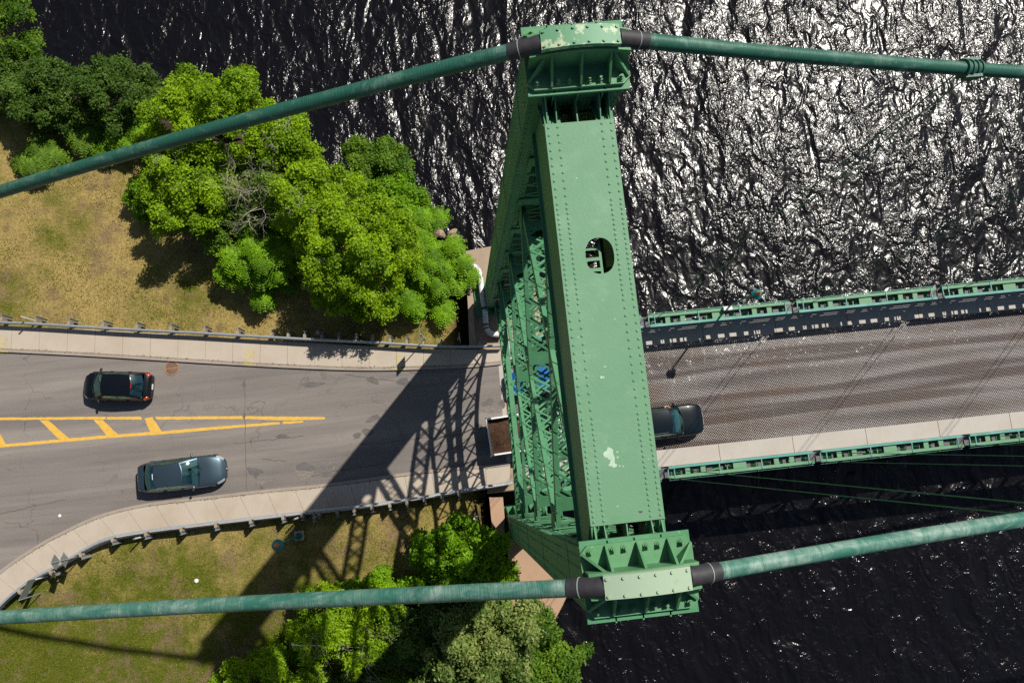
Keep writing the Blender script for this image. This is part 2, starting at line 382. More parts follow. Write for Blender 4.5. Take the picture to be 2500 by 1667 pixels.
def spline(pts, n=6):
    pts = [Vector(p) for p in pts]; o = []
    for i in range(len(pts)-1):
        p0, p1, p2, p3 = pts[max(i-1, 0)], pts[i], pts[i+1], pts[min(i+2, len(pts)-1)]
        for k in range(n):
            u = k/n; o.append(.5*((2*p1)+(p2-p0)*u+(2*p0-5*p1+4*p2-p3)*u*u+(3*p1-p0-3*p2+p3)*u**3))
    return o+[pts[-1]]
WZ = -6.5

# ================================================================== SETTING
mb = MB(); g = 2500
mb.add([(-g, -g, WZ), (g, -g, WZ), (g, g, WZ), (-g, g, WZ)], [(0, 1, 2, 3)]); struct(mb.build('river_water', 'water'))

# terrain: land west of the shoreline, bank falling to the river bed
shore_px = [(-900, -560), (-260, -170), (30, 90), (190, 205), (380, 255), (590, 295), (765, 392), (850, 428), (985, 505), (1048, 580), (1085, 620), (1140, 640),
            (1225, 700), (1290, 1000), (1330, 1400), (1345, 1480), (1330, 1560), (1385, 1680), (1420, 1900), (1500, 2600)]
sh = np.array([tuple(U(x, y, WZ))[:2] for x, y in shore_px])
poly = np.vstack([[(-900, 700)], sh, [(40, -700), (-900, -700)]]); poly[1] = (-75, 52)
poly = np.vstack([poly[0:1], [(-300, 190)], poly[1:]])
xs = np.concatenate([-np.geomspace(45, 800, 26)[::-1], np.arange(-44.5, 9, .45), np.geomspace(9.5, 30, 6)])
ys = np.concatenate([-np.geomspace(34, 650, 24)[::-1], np.arange(-33.6, 38, .45), np.geomspace(38.5, 650, 24)])
GX, GY = np.meshgrid(xs, ys, indexing='ij')
inside = np.zeros(GX.shape, bool); dist = np.full(GX.shape, 1e9)
for i in range(len(poly)):
    (x1, y1), (x2, y2) = poly[i-1], poly[i]
    cnd = ((y1 > GY) != (y2 > GY)); xi = (x2-x1)*(GY-y1)/((y2-y1) if abs(y2-y1) > 1e-9 else 1e-9)+x1
    inside ^= cnd & (GX < xi)
    L2 = (x2-x1)**2+(y2-y1)**2; u = np.clip(((GX-x1)*(x2-x1)+(GY-y1)*(y2-y1))/L2, 0, 1)
    dist = np.minimum(dist, np.hypot(GX-x1-u*(x2-x1), GY-y1-u*(y2-y1)))
sd = np.where(inside, dist, -dist)
k = np.clip(sd/5.2, -1, 1); hz = np.where(sd > 0, WZ-.15+(6.3)*(k*k*(3-2*k)), WZ-.15+3.0*k)
nzz = .05*np.sin(GX*1.7+GY*.9)+.04*np.sin(GX*.8-GY*2.1)+.05*np.sin(GX*.33+1)*np.cos(GY*.41)
hz = hz+nzz*np.where(sd > 3, 1, 3)+np.where(sd > 5, -.02, 0)
def ground(x, y):
    i = min(max(int(np.searchsorted(xs, x))-1, 0), len(xs)-2); j = min(max(int(np.searchsorted(ys, y))-1, 0), len(ys)-2)
    a = (x-xs[i])/(xs[i+1]-xs[i]); b = (y-ys[j])/(ys[j+1]-ys[j])
    return float((hz[i, j]*(1-a)+hz[i+1, j]*a)*(1-b)+(hz[i, j+1]*(1-a)+hz[i+1, j+1]*a)*b)
mb = MB(); a, b = GX.shape
mb.add(np.stack([GX, GY, hz], -1).reshape(-1, 3).tolist(), [(i*b+j, (i+1)*b+j, (i+1)*b+j+1, i*b+j+1) for i in range(a-1) for j in range(b-1)], True)
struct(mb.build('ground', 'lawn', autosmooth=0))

# kerb lines of the approach road (photo pixels at road level)
nk = [(-1500, 760), (-600, 815), (-200, 846), (0, 859), (200, 869), (400, 881), (600, 893), (760, 901), (900, 905), (1047, 902), (1151, 897), (1224, 890)]
sk = [(-420, 2050), (-300, 1830), (-180, 1600), (-90, 1478), (0, 1393), (95, 1328), (161, 1293), (232, 1260), (304, 1239), (378, 1225), (512, 1210), (643, 1195), (779, 1182), (916, 1164), (1050, 1146), (1184, 1135), (1245, 1128)]
NK = [U(x, y, 0) for x, y in nk]; SK = [U(x, y, 0) for x, y in sk]
NK = spline(NK, 5); SK = spline(SK, 5)
mb = MB(); pl = [(p.x, p.y) for p in SK]+[(p.x, p.y) for p in NK[::-1]]
pl = [(-62, -62)]+pl+[(-72, 8)]
mb.prism(pl, -.36, 0); struct(mb.build('road', 'asphalt'))

def offset(line, d):                         # to the left of travel
    o = []
    for i, p in enumerate(line):
        t_ = (line[min(i+1, len(line)-1)]-line[max(i-1, 0)]); t_.z = 0; t_.normalize(); o.append(p+V(-t_.y, t_.x, 0)*d)
    return o
def strip(name, m, A, B, z0, z1, gap=0.0, step=None):
    mb = MB()
    if step is None:
        for i in range(len(A)-1):
            mb.hexa([(*q.xy, z0) for q in (A[i], A[i+1], B[i+1], B[i])], [(*q.xy, z1) for q in (A[i], A[i+1], B[i+1], B[i])])
    else:
        L = [0]
        for p, q in zip(A, A[1:]): L.append(L[-1]+(q-p).length)
        def at(line, s):
            for i in range(len(L)-1):
                if s <= L[i+1] or i == len(L)-2: return line[i].lerp(line[i+1], (s-L[i])/(L[i+1]-L[i]))
        s = 0.0
        while s < L[-1]-.2:
            e = min(s+step, L[-1])-gap; n = max(1, int((e-s)/.5)); dz = random.uniform(-.004, .004)
            for k in range(n):
                a0, a1 = s+(e-s)*k/n, s+(e-s)*(k+1)/n; q = (at(A, a0), at(A, a1), at(B, a1), at(B, a0))
                mb.hexa([(*p.xy, z0) for p in q], [(*p.xy, z1+dz) for p in q])
            s += step
    return mb.build(name, m)
NB = [U(x, y, .13) for x, y in [(-1500, 700), (-600, 752), (-200, 783), (0, 795), (200, 804), (400, 815), (600, 828), (760, 837), (900, 845), (1050, 852), (1150, 853), (1224, 853)]]
NB = spline(NB, 5)
SB = [U(x, y, .13) for x, y in [(-330, 2080), (-205, 1850), (-80, 1650), (-30, 1540), (0, 1482), (74, 1424), (149, 1383), (208, 1349), (268, 1322), (357, 1304), (477, 1289), (596, 1274), (700, 1263), (749, 1256), (898, 1240), (1038, 1219), (1245, 1184)]]
SB = spline(SB, 5)
def remap(line, n):                          # n samples evenly along
    L = [0]
    for p, q in zip(line, line[1:]): L.append(L[-1]+(q-p).length)
    o = []
    for k in range(n):
        s = L[-1]*k/(n-1); i = max(i_ for i_ in range(len(L)-1) if L[i_] <= s+1e-9) if s > 0 else 0
        o.append(line[i].lerp(line[i+1], min(1, (s-L[i])/max(1e-9, L[i+1]-L[i]))))
    return o
n_ = 90
NK, NB, SK, SB = remap(NK, n_), remap(NB, n_), remap(SK, n_), remap(SB, n_)
NK1, SK1 = offset(NK, .17), offset(SK, -.17); NK2, SK2 = offset(NK, .195), offset(SK, -.195)
struct(strip('kerb', 'kerb', NK, NK1, -.3, .13, .012, 2.6)); struct(strip('kerb', 'kerb', SK1, SK, -.3, .13, .012, 2.6))
struct(strip('sidewalk_base', 'mortar', NK1, NB, -.3, .115)); struct(strip('sidewalk_base', 'mortar', SB, SK1, -.3, .115))
struct(strip('sidewalk', 'concrete', NK2, NB, -.2, .132, .016, 1.6)); struct(strip('sidewalk', 'concrete', SK2, SB, -.2, .132, .016, 1.58))

# painted gore
def sheet(mb, px, z): mb.add([U(x, y, z) for x, y in px], [tuple(range(len(px)))])
def jitter(px, r):
    """ragged outline: subdivide and jitter"""
    o = []
    for (x0, y0), (x1, y1) in zip(px, px[1:]+px[:1]):
        n = max(1, int(math.hypot(x1-x0, y1-y0)/7))
        o += [(x0+(x1-x0)*k/n+random.uniform(-r, r), y0+(y1-y0)*k/n+random.uniform(-r, r)) for k in range(n)]
    return o
mb = MB()
for px in ([(-700, 1026), (-300, 1024), (0, 1019), (258, 1017), (258, 1023.5), (0, 1025), (-300, 1030), (-700, 1032)], [(260, 1017), (345, 1017), (346, 1024), (260, 1024)],
           [(378, 1017), (594, 1015.5), (594, 1022.5), (382, 1024)], [(598, 1015.5), (726, 1017), (793, 1018), (794, 1023.5), (700, 1026), (598, 1022.5)],
           [(-500, 1126), (0, 1085), (145, 1072), (289, 1059.5), (398, 1052), (542, 1040), (640, 1032.5), (683, 1030), (684, 1034.5), (650, 1038), (542, 1047), (398, 1059.5), (289, 1067), (145, 1079.5), (0, 1092), (-500, 1134)],
           [(689, 1029), (740, 1026.5), (740, 1031), (692, 1035)]):
    sheet(mb, jitter(px, .55), .004)
for px in ([(97, 1025.5), (118, 1025.5), (169, 1070), (144, 1072)], [(229, 1025), (250, 1024.5), (288, 1060), (261, 1063)], [(352, 1021.5), (372, 1018), (375, 1023), (394, 1052), (368, 1056)], [(-40, 1025.5), (-18, 1025.5), (14, 1084), (0, 1086), (-10, 1078)],
           [(-175, 1028), (-150, 1028), (-100, 1094), (-128, 1096)]):
    sheet(mb, jitter(px, .6), .006)
struct(mb.build('road_marking', 'yellow_paint'))
# patches, worn rims, cracks
mbp, mbr, mbc = MB(), MB(), MB(); zq = 0.0
def blob(cx, cy, rx, ry, rot, n=22, rough=.22):
    ph = [random.uniform(0, 6.28) for _ in range(4)]; o = []
    for k in range(n):
        a_ = 2*math.pi*k/n; q = 1+rough*(math.sin(2*a_+ph[0])*.5+math.sin(3*a_+ph[1])*.6+math.sin(5*a_+ph[2])*.4)+random.uniform(-.06, .06)
        x, y = rx*q*math.cos(a_), ry*q*math.sin(a_); o.append((cx+x*math.cos(rot)-y*math.sin(rot), cy+x*math.sin(rot)+y*math.cos(rot)))
    return o
for cx, cy, rx, ry, ro, rim in [(910, 928, 14, 9, .3, 1), (985, 932, 18, 9, 0, 0), (762, 938, 30, 6, 0, 0), (912, 1021, 17, 7, -.35, 1), (898, 1054, 12, 9, .2, 1), (872, 1063, 8, 7, 0, 1),
                                (742, 1154, 18, 15, .5, 2), (808, 1138, 6, 9, .5, 1), (800, 1158, 14, 7, 0, 0), (745, 1140, 24, 10, .2, 0), (1192, 982, 14, 9, -.3, 1), (1226, 985, 7, 9, 0, 1), (637, 1177, 10, 4, 0, 2),
                                (596, 936, 4, 9, 0, 0), (596, 1014, 4, 6, 0, 0), (1165, 912, 9, 8, 0, 2), (690, 1065, 16, 5, 0, 0), (622, 1150, 18, 10, .3, 0), (1200, 1000, 26, 5, 0, 2), (1168, 1040, 12, 6, .4, 0)]:
    ol = blob(cx, cy, rx, ry, ro)
    zq += .00035
    if rim: sheet(mbr, blob(cx, cy, rx+2.6, ry+2.2, ro), .003+zq)
    if rim != 2: sheet(mbp, ol, .0105+zq*.5)
for a_, b_ in [((596, 925), (603, 1200)), ((570, 1082), (740, 1064)), ((330, 1170), (480, 1158)), ((0, 1255), (160, 1218)), ((840, 915), (1000, 935)), ((1000, 910), (1150, 905)), ((760, 1160), (940, 1130)), ((880, 1085), (1130, 1060)), ((640, 1120), (700, 1126))]:
    n = 14; c_ = [(lerp(a_[0], b_[0], k/n)+random.uniform(-2, 2), lerp(a_[1], b_[1], k/n)+random.uniform(-2, 2)) for k in range(n+1)]
    for p_, q_ in zip(c_, c_[1:]):
        P_, Q_ = U(*p_, .016), U(*q_, .016); s_ = (Q_-P_).cross(V(0, 0, 1)).normalized()*random.uniform(.006, .016)
        mbc.add([P_-s_, P_+s_, Q_+s_, Q_-s_], [(0, 1, 2, 3)])
struct(mbr.build('worn_patch_rim', 'patch_rim')); struct(mbp.build('asphalt_patch', 'patch')); struct(mbc.build('road_crack', 'mortar'))
# expansion joint at the bridge end
mb = MB(); mb.prism([tuple(U(x, y, 0))[:2] for x, y in [(1217, 892), (1227, 891), (1247, 1128), (1237, 1129)]], -.3, .006); struct(mb.build('expansion_joint', 'concrete_pale'))
mb = MB(); mb.prism([tuple(U(x, y, 0))[:2] for x, y in [(1227, 891), (1234, 891), (1254, 1128), (1247, 1128)]], -.3, .004); struct(mb.build('expansion_joint', 'rust'))
# surveyors' faded yellow spray marks on the north sidewalk
def spray(px):
    mb = MB()
    def stroke(pts, w_=.045):
        for a_, b_ in zip(pts, pts[1:]):
            P_, Q_ = U(*a_, .14), U(*b_, .14); s_ = (Q_-P_).cross(V(0, 0, 1)).normalized()*w_/2; e_ = (Q_-P_).normalized()*w_*.3
            mb.add([P_-s_-e_, P_+s_-e_, Q_+s_+e_, Q_-s_+e_], [(0, 1, 2, 3)])
    for pts in px: stroke(pts)
    o = mb.build('spray_mark', 'spray'); return struct(o)
for x0, y0 in ((2, 0), (606, 30), (972, 42)):
    y0 += 818
    spray([[(x0, y0+2), (x0+1, y0+33)], [(x0-6, y0+8), (x0-5, y0+16), (x0-1, y0+17)], [(x0-7, y0+22), (x0-1, y0+20)], [(x0-7, y0+26), (x0-6, y0+31), (x0-2, y0+31)],
           [(x0+7, y0+27), (x0+6, y0+22), (x0+11, y0+21), (x0+14, y0+26), (x0+9, y0+28)], [(x0+8, y0+17), (x0+15, y0+18)], [(x0+9, y0+12), (x0+15, y0+13), (x0+10, y0+15)], [(x0+10, y0+6), (x0+15, y0+9), (x0+11, y0+10)]])
    mb = MB()
    for a_, b_ in (((x0-12, y0+39), (x0+18, y0+40.5)), ((x0+1, y0+34), (x0+1.5, y0+39))):
        P_, Q_ = U(*a_, .137), U(*b_, .137); s_ = (Q_-P_).cross(V(0, 0, 1)).normalized()*.035
        mb.add([P_-s_, P_+s_, Q_+s_, Q_-s_], [(0, 1, 2, 3)])
    struct(mb.build('spray_mark', 'spray'))

# storm drain
c0 = U(419, 899, .0); t_ = thing('storm_drain', 'round rusty storm drain grate in the road', 'storm drain', c0)
mb = MB(); mb.tube([c0+V(.40*math.cos(a_), .40*math.sin(a_), .008) for a_ in np.linspace(0, 2*math.pi, 33)], .035, 6, False)
mb.build('frame', 'rust', t_)
mb = MB(); mb.cyl(c0+V(0, 0, .003), (0, 0, 1), .38, .002, 28); mb.build('pit_shade', 'trim', t_)  # flat black disc painting the dark below the grate
mb = MB()
for k in range(-8, 9):
    q = k*.044; L_ = math.sqrt(max(.0, .37**2-q*q)); d_ = V(.5, -.87, 0); e_ = V(.87, .5, 0)
    mb.bar(c0+e_*q-d_*L_+V(0, 0, .015), c0+e_*q+d_*L_+V(0, 0, .015), .02, .016)
mb.bar(c0-V(.37, .02, -.017), c0+V(.37, .02, .017), .05, .018); mb.build('grate', 'rust', t_)
o = MB().cyl(U(146, 1258, .0), (0, 0, 1), .085, .012, 14).build('road_stud', 'white', org=U(146, 1258, 0)); tag(o, 'small round white disc on the asphalt near the south kerb bend', 'road disc')

# ------------------------------------------------------------------ piers and walls
def block(name, label, cat, px, z, zb, m, chamfer=.06):
    pts = [U(x, y, z) for x, y in px]; c = sum(pts, V(0, 0, 0))/len(pts); mb = MB()
    ins = [p+(V(c.x, c.y, p.z)-p).normalized()*chamfer for p in pts]
    mb.prism([(p.x, p.y) for p in pts], zb, z-chamfer); n = len(pts)
    vs_ = [(p.x, p.y, z-chamfer) for p in pts]+[(p.x, p.y, z) for p in ins]
    mb.add(vs_, [(i, (i+1) % n, n+(i+1) % n, n+i) for i in range(n)]+[tuple(range(n, 2*n))])
    o = mb.build(name, m, org=(c.x, c.y, zb)); return tag(o, label, cat)
block('tower_pier', 'flat grey concrete pier beside the white pipe and rocks', 'pier', [(1121, 615), (1236, 594), (1330, 690), (1330, 870), (1246, 880), (1152, 840), (1146, 700), (1150, 640)], -.9, -9, 'pier')
block('tower_pier', 'rust stained concrete pier under the tower leg beside the willow', 'pier', [(1239, 1322), (1256, 1240), (1330, 1240), (1400, 1420), (1374, 1478), (1318, 1582), (1270, 1560), (1240, 1440)], -2.6, -9, 'pier_orange')
block('wing_wall', 'narrow tan concrete wing wall beside the rich green tree', 'wall', [(1194, 1214), (1228, 1214), (1232, 1262), (1232, 1300), (1212, 1346), (1202, 1300)], -.45, -8, 'pier_orange', .03)
block('wing_wall', 'low concrete wall between lawn bushes and the north pier', 'wall', [(1139, 690), (1152, 690), (1156, 770), (1164, 850), (1146, 850), (1143, 770)], -.4, -8, 'pier', .03)
block('abutment', 'concrete bridge abutment block under the road end', 'abutment', [(1160, 862), (1300, 858), (1330, 1188), (1190, 1205)], -.42, -9, 'pier')

# rocks at the shore
def rock(px, z, r, seed, label):
    rr = random.Random(seed); c = U(*px, z); bm = bmesh.new(); bmesh.ops.create_icosphere(bm, subdivisions=2, radius=1)
    pl_ = [(V(rr.gauss(0, 1), rr.gauss(0, 1), rr.gauss(0, 1)).normalized(), rr.uniform(.5, .85)) for _ in range(9)]
    for v_ in bm.verts:
        for n_2, d_ in pl_:
            e_ = v_.co.dot(n_2)-d_
            if e_ > 0: v_.co -= n_2*e_
        v_.co = V(v_.co.x*r[0], v_.co.y*r[1], v_.co.z*r[2])
    me = bpy.data.meshes.new('shore_rock'); bm.to_mesh(me); bm.free(); me.materials.append(MAT['rock'])
    o = bpy.data.objects.new('shore_rock', me); COL.objects.link(o); o.location = c; o.rotation_euler = (0, 0, rr.uniform(0, 6)); tag(o, label, 'rock', 'rocks along the shore')
rock((1050, 545), -6.1, (.75, .45, .5), 1, 'long tan boulder at the waterline, farthest from the pier')
rock((1074, 570), -6.1, (.5, .55, .5), 2, 'blocky brown boulder between the long boulder and flat slab')
rock((1105, 617), -5.6, (.75, .5, .35), 3, 'large flat tan rock slab beside the corner of the north pier')
rock((1104, 566), -6.45, (.42, .2, .25), 4, 'small tan rock rising from the water off the boulders')
rock((1112, 582), -6.55, (.6, .28, .22), 5, 'low wet dark rock in the water off the pier corner')
rock((1047, 590), -5.2, (.3, .25, .22), 6, 'small pale stone among the bank leaves')
rock((1090, 627), -5.4, (.4, .25, .25), 7, 'rounded tan stone between bushes and the north pier corner')

# white insulated pipe
pp = [(1085, 655), (1118, 651), (1142, 649), (1157, 651), (1167, 660), (1172, 677), (1175, 700), (1180, 735), (1184, 762), (1186, 790), (1190, 806), (1202, 815), (1225, 817)]
pz = [-.2, -.15, -.15, -.2, -.25, -.3, -.35, -.35, -.4, -.4, -.4, -.4, -.5]
pts = spline([U(x, y, z) for (x, y), z in zip(pp, pz)], 4)
t_ = thing('insulated_pipe', 'white insulated pipe bending around the north pier into the abutment', 'pipe', pts[0])
MB().tube(pts, .175, 14).build('pipe_run', 'white', t_)
for i_ in (30, 36, 38):
    MB().tube([pts[i_], pts[i_+1]], .195, 14).build('collar', 'steel_dark', t_)

# ================================================================== BRIDGE TOWER
ZT = 32.58
def yc(z): return 5.04+(32.4-z)*.0535
def hx(z): return .95
HY = .53
def xb(z): return .47
LEAN[0] = .0137
tower = thing('bridge_tower', 'tall green riveted steel suspension bridge tower with laced crossed bracing', 'bridge tower', (0, 0, -.9))
def rib_plate(mb, s, xa, xb_, ya, yb_, z0, z1, taper=True):
    """plate of a battered leg between heights; x given as factors of hx plus inset, y as offsets from yc"""
    def q(z):
        return [((fx*hx(z)+dx), s*(yc(z)+dy), z) for (fx, dx), dy in ((xa, ya), (xb_, ya), (xb_, yb_), (xa, yb_))]
    b, t_ = q(z0), q(z1)
    mb.hexa(b, t_)
for s in (1, -1):
    mb = MB(); z0, z1 = -.9, ZT
    for e in (-1, 1):
        rib_plate(mb, s, (e, 0), (e, -e*.04), -HY, HY, z0, z1)                       # web
        for f in (-1, 1):
            rib_plate(mb, s, (e, e*.012), (e, -e*(.45 if f < 0 else .945)), f*(HY+.003), f*(HY+.045), z0, z1)  # flanges; outer pair widened shut, an added unseen face blocking light
            rib_plate(mb, s, (e, -e*.36), (e, -e*.42), f*(HY-.09), f*(HY-.002), z0, z1)
        z = 3.0
        while z < 32:                                                                  # splice plates
            rib_plate(mb, s, (e, e*.003), (e, e*.014), -HY*.96, HY*.96, z, z+.5); z += 6.6
    # rivets on the two faces turned to the drone
    z = .4
    while z < 31.8:
        for dx in (.06, .30):
            mb.dome((-hx(z)+dx, s*yc(z)-(HY+.047)*s, z), (0, -s, 0), .028, n=5)
            mb.dome((hx(z)-dx, s*yc(z)-(HY+.047)*s, z), (0, -s, 0), .028, n=5)
        for dy in (-.42, -.2, .2, .42):
            mb.dome((-hx(z)-.022, s*yc(z)+dy, z), (-1, 0, 0), .028, n=5)
        z += .33 if int(z/1.3) % 3 else .2
    leg = mb.build('leg', 'green_member', tower)
    for f in (-1, 1):
        mb = MB(); z = .3; h_ = .5
        while z < 31.4:
            za, zb_ = (z, z+h_); y = lambda zz: s*(yc(zz)+f*(HY+.06))
            mb.bar((-(hx(za)-.38), y(za), za), (hx(zb_)-.38, y(zb_), zb_), .03, .075, (0, 0, 1)) if f > 0 or int(z/h_) % 2 else mb.bar(((hx(za)-.38), y(za), za), (-(hx(zb_)-.38), y(zb_), zb_), .03, .075, (0, 0, 1))
            z += h_
        for z in (3.2, 8.3, 12.4, 16.3, 20.2, 24.1, 28.0, 30.9):
            rib_plate(mb, s, (-1, .3), (1, -.3), f*(HY+.09), f*(HY+.115), z-.3, z+.35)
        mb.build('lacing', 'green_member', leg)
    for f in (-1, 1):                                                                  # closed head under the saddle
        mb = MB(); rib_plate(mb, s, (-1, .25), (1, -.25), f*(HY+.05), f*(HY+.08), 31.25, ZT); mb.build('head_plate', 'green_member', leg)
        for x in (-.5, 0, .5):
            mb = MB(); mb.box(x-.015, x+.015, *sorted((s*yc(32)+f*(HY+.07), s*yc(32)+f*(HY+.2))), 31.3, ZT); mb.build('stiffener', 'green_member', leg)
    mb = MB(); mb.box(-1.02, 1.02, s*yc(ZT)-HY-.2, s*yc(ZT)+HY+.2, ZT-.06, ZT); mb.build('cap_plate', 'green_member', leg)
    mb = MB(); zf = -.9 if s > 0 else -2.6
    mb.box(-1.6, 1.6, s*yc(-.9)-1.05, s*yc(-.9)+1.05, zf+.002, zf+.12)
    for x in (-.9, -.45, 0, .45, .9):
        mb.plate([(x, s*yc(0)-.95, zf+.12), (x, s*yc(0)+.95, zf+.12), (x, s*yc(0)+.5, .9), (x, s*yc(0)-.5, .9)], (1, 0, 0), .04)
    mb.box(-1.0, 1.0, s*yc(-.9)-.5, s*yc(-.9)+.5, zf+.12, -.9)
    mb.build('foot', 'green_member', leg)

# ---- top strut: box girder with a manhole in its cover plate
mb = MB(); zc = 32.16; y0, y1 = -4.10, 3.88; xw = .71
hc = U(1465, 624, zc); ra, rb = .285, .365; n = 32
sq = .5
ring = [(hc.x+ra*math.copysign(abs(math.cos(a_))**.85, math.cos(a_)), hc.y+rb*math.copysign(abs(math.sin(a_))**.85, math.sin(a_))) for a_ in [2*math.pi*k/n for k in range(n)]]
def tosq(a_):
    c_, s_ = math.cos(a_), math.sin(a_); q = max(abs(c_), abs(s_)); return (hc.x+sq*c_/q, hc.y+sq*s_/q)
outer = [tosq(2*math.pi*k/n) for k in range(n)]
for z, fl in ((zc, 1), (zc-.03, -1)):
    mb.add([(x, y, z) for x, y in ring]+[(x, y, z) for x, y in outer], [(k, n+k, n+(k+1) % n, (k+1) % n) for k in range(n)])
    for x_0, x_1, ya, yb_ in ((-xw, xw, y0, hc.y-sq), (-xw, xw, hc.y+sq, y1), (-xw, hc.x-sq, hc.y-sq, hc.y+sq), (hc.x+sq, xw, hc.y-sq, hc.y+sq)):
        mb.add([(x_0, ya, z), (x_1, ya, z), (x_1, yb_, z), (x_0, yb_, z)], [(0, 1, 2, 3)])
mb.add([(x, y, zc) for x, y in ring]+[(x, y, zc-.03) for x, y in ring], [(k, (k+1) % n, n+(k+1) % n, n+k) for k in range(n)])
for pts in ([(-xw, y0), (xw, y0), (xw, y1), (-xw, y1)],):
    mb.add([(x, y, zc) for x, y in pts]+[(x, y, zc-.03) for x, y in pts], [(k, (k+1) % 4, 4+(k+1) % 4, 4+k) for k in range(4)])
for x in (-.64, -.45, .45, .64):
    y = y0+.08; i = 0
    while y < y1-.05:
        mb.dome((x+.004*math.sin(i*3), y, zc), (0, 0, 1), .029, .026, n=8); i += 1
        y += (.102 if (i % 34) < 20 else .16)
for yy in (y0+.035, y1-.035):
    pass
strut = mb.build('top_strut', 'green', tower)
mb = MB()
for e in (-1, 1):
    x = e*.62
    mb.box(x-.015, x+.015, -4.62, 4.62, 29.95, zc-.032)                               # webs
    mb.box(*sorted((x, x+e*.085)), -4.6, 4.6, zc-.062, zc-.034)
    mb.box(x-.1, x+.1, -4.62, 4.62, 29.918, 29.948)
    y = -4.3
    while y < 4.3: mb.dome((x+e*.016, y, 32.0), (e, 0, 0), .024, n=5); mb.dome((x+e*.016, y, 30.06), (e, 0, 0), .024, n=5); y += .2
mb.build('side_web', 'green_member', strut)
mb = MB(); k = 0; y = -4.4
while y < 4.3:
    mb.bar((-.6, y, 29.90), (.6, y+.5, 29.90), .08, .02); mb.bar((.6, y, 29.87), (-.6, y+.5, 29.87), .08, .02); y += .5
mb.build('bottom_lacing', 'green', strut)
for dy in (-.22, 0, .22): MB().box(-.6, .12, hc.y+dy-.035, hc.y+dy+.035, 31.86, 31.9).build('rung', 'green', strut)
mb = MB()
mb.box(.12, .17, hc.y-.5, hc.y+.4, 31.5, 31.9); mb.build('inner_diaphragm', 'green', strut); mb = MB(); mb.plate([(-.6, hc.y-.4, 31.0), (.2, hc.y-.38, 31.0), (.5, hc.y-.1, 31.5), (.2, hc.y-.1, 31.5)], (0, -.3, 1), .02)
mb.build('access_plate', 'green', strut)
# end brackets between strut and legs
for s, ye in ((1, y1), (-1, y0)):
    mb = MB()
    for x in (-.645, -.45, .45, .645):
        a_ = (x-.05, ye, zc-.036); 
        mb.hexa([(x-.085, ye-s*.02, zc-.05), (x+.085, ye-s*.02, zc-.05), (x+.105, s*4.60, zc-.62), (x-.105, s*4.60, zc-.62)],
                [(x-.085, ye-s*.02, zc-.034), (x+.085, ye-s*.02, zc-.034), (x+.105, s*4.60, zc-.60), (x-.105, s*4.60, zc-.60)])
        mb.plate([(x, ye-s*.02, zc-.03), (x, s*4.6, zc-.58), (x, s*4.66, zc+.22)], (1, 0, 0), .02)
        for q in (.25, .55, .85): mb.dome((x+.06, lerp(ye, s*4.6, q), lerp(zc-.034, zc-.6, q)), (0, s*.4, 1), .02, n=6)
    mb.plate([(-.02, ye-s*.05, zc-.04), (-.02, s*4.66, zc-.04), (-.02, s*4.66, zc-1.2), (-.02, ye-s*.05, zc-1.2)], (1, 0, 0), .025)
    mb.plate([(-.28, s*4.3, 31.6), (-.02, s*4.34, 31.62), (-.02, s*4.6, 31.2), (-.2, s*4.6, 31.2)], (0, -.5*s, 1), .02)
    mb.build('end_bracket', 'green', strut)

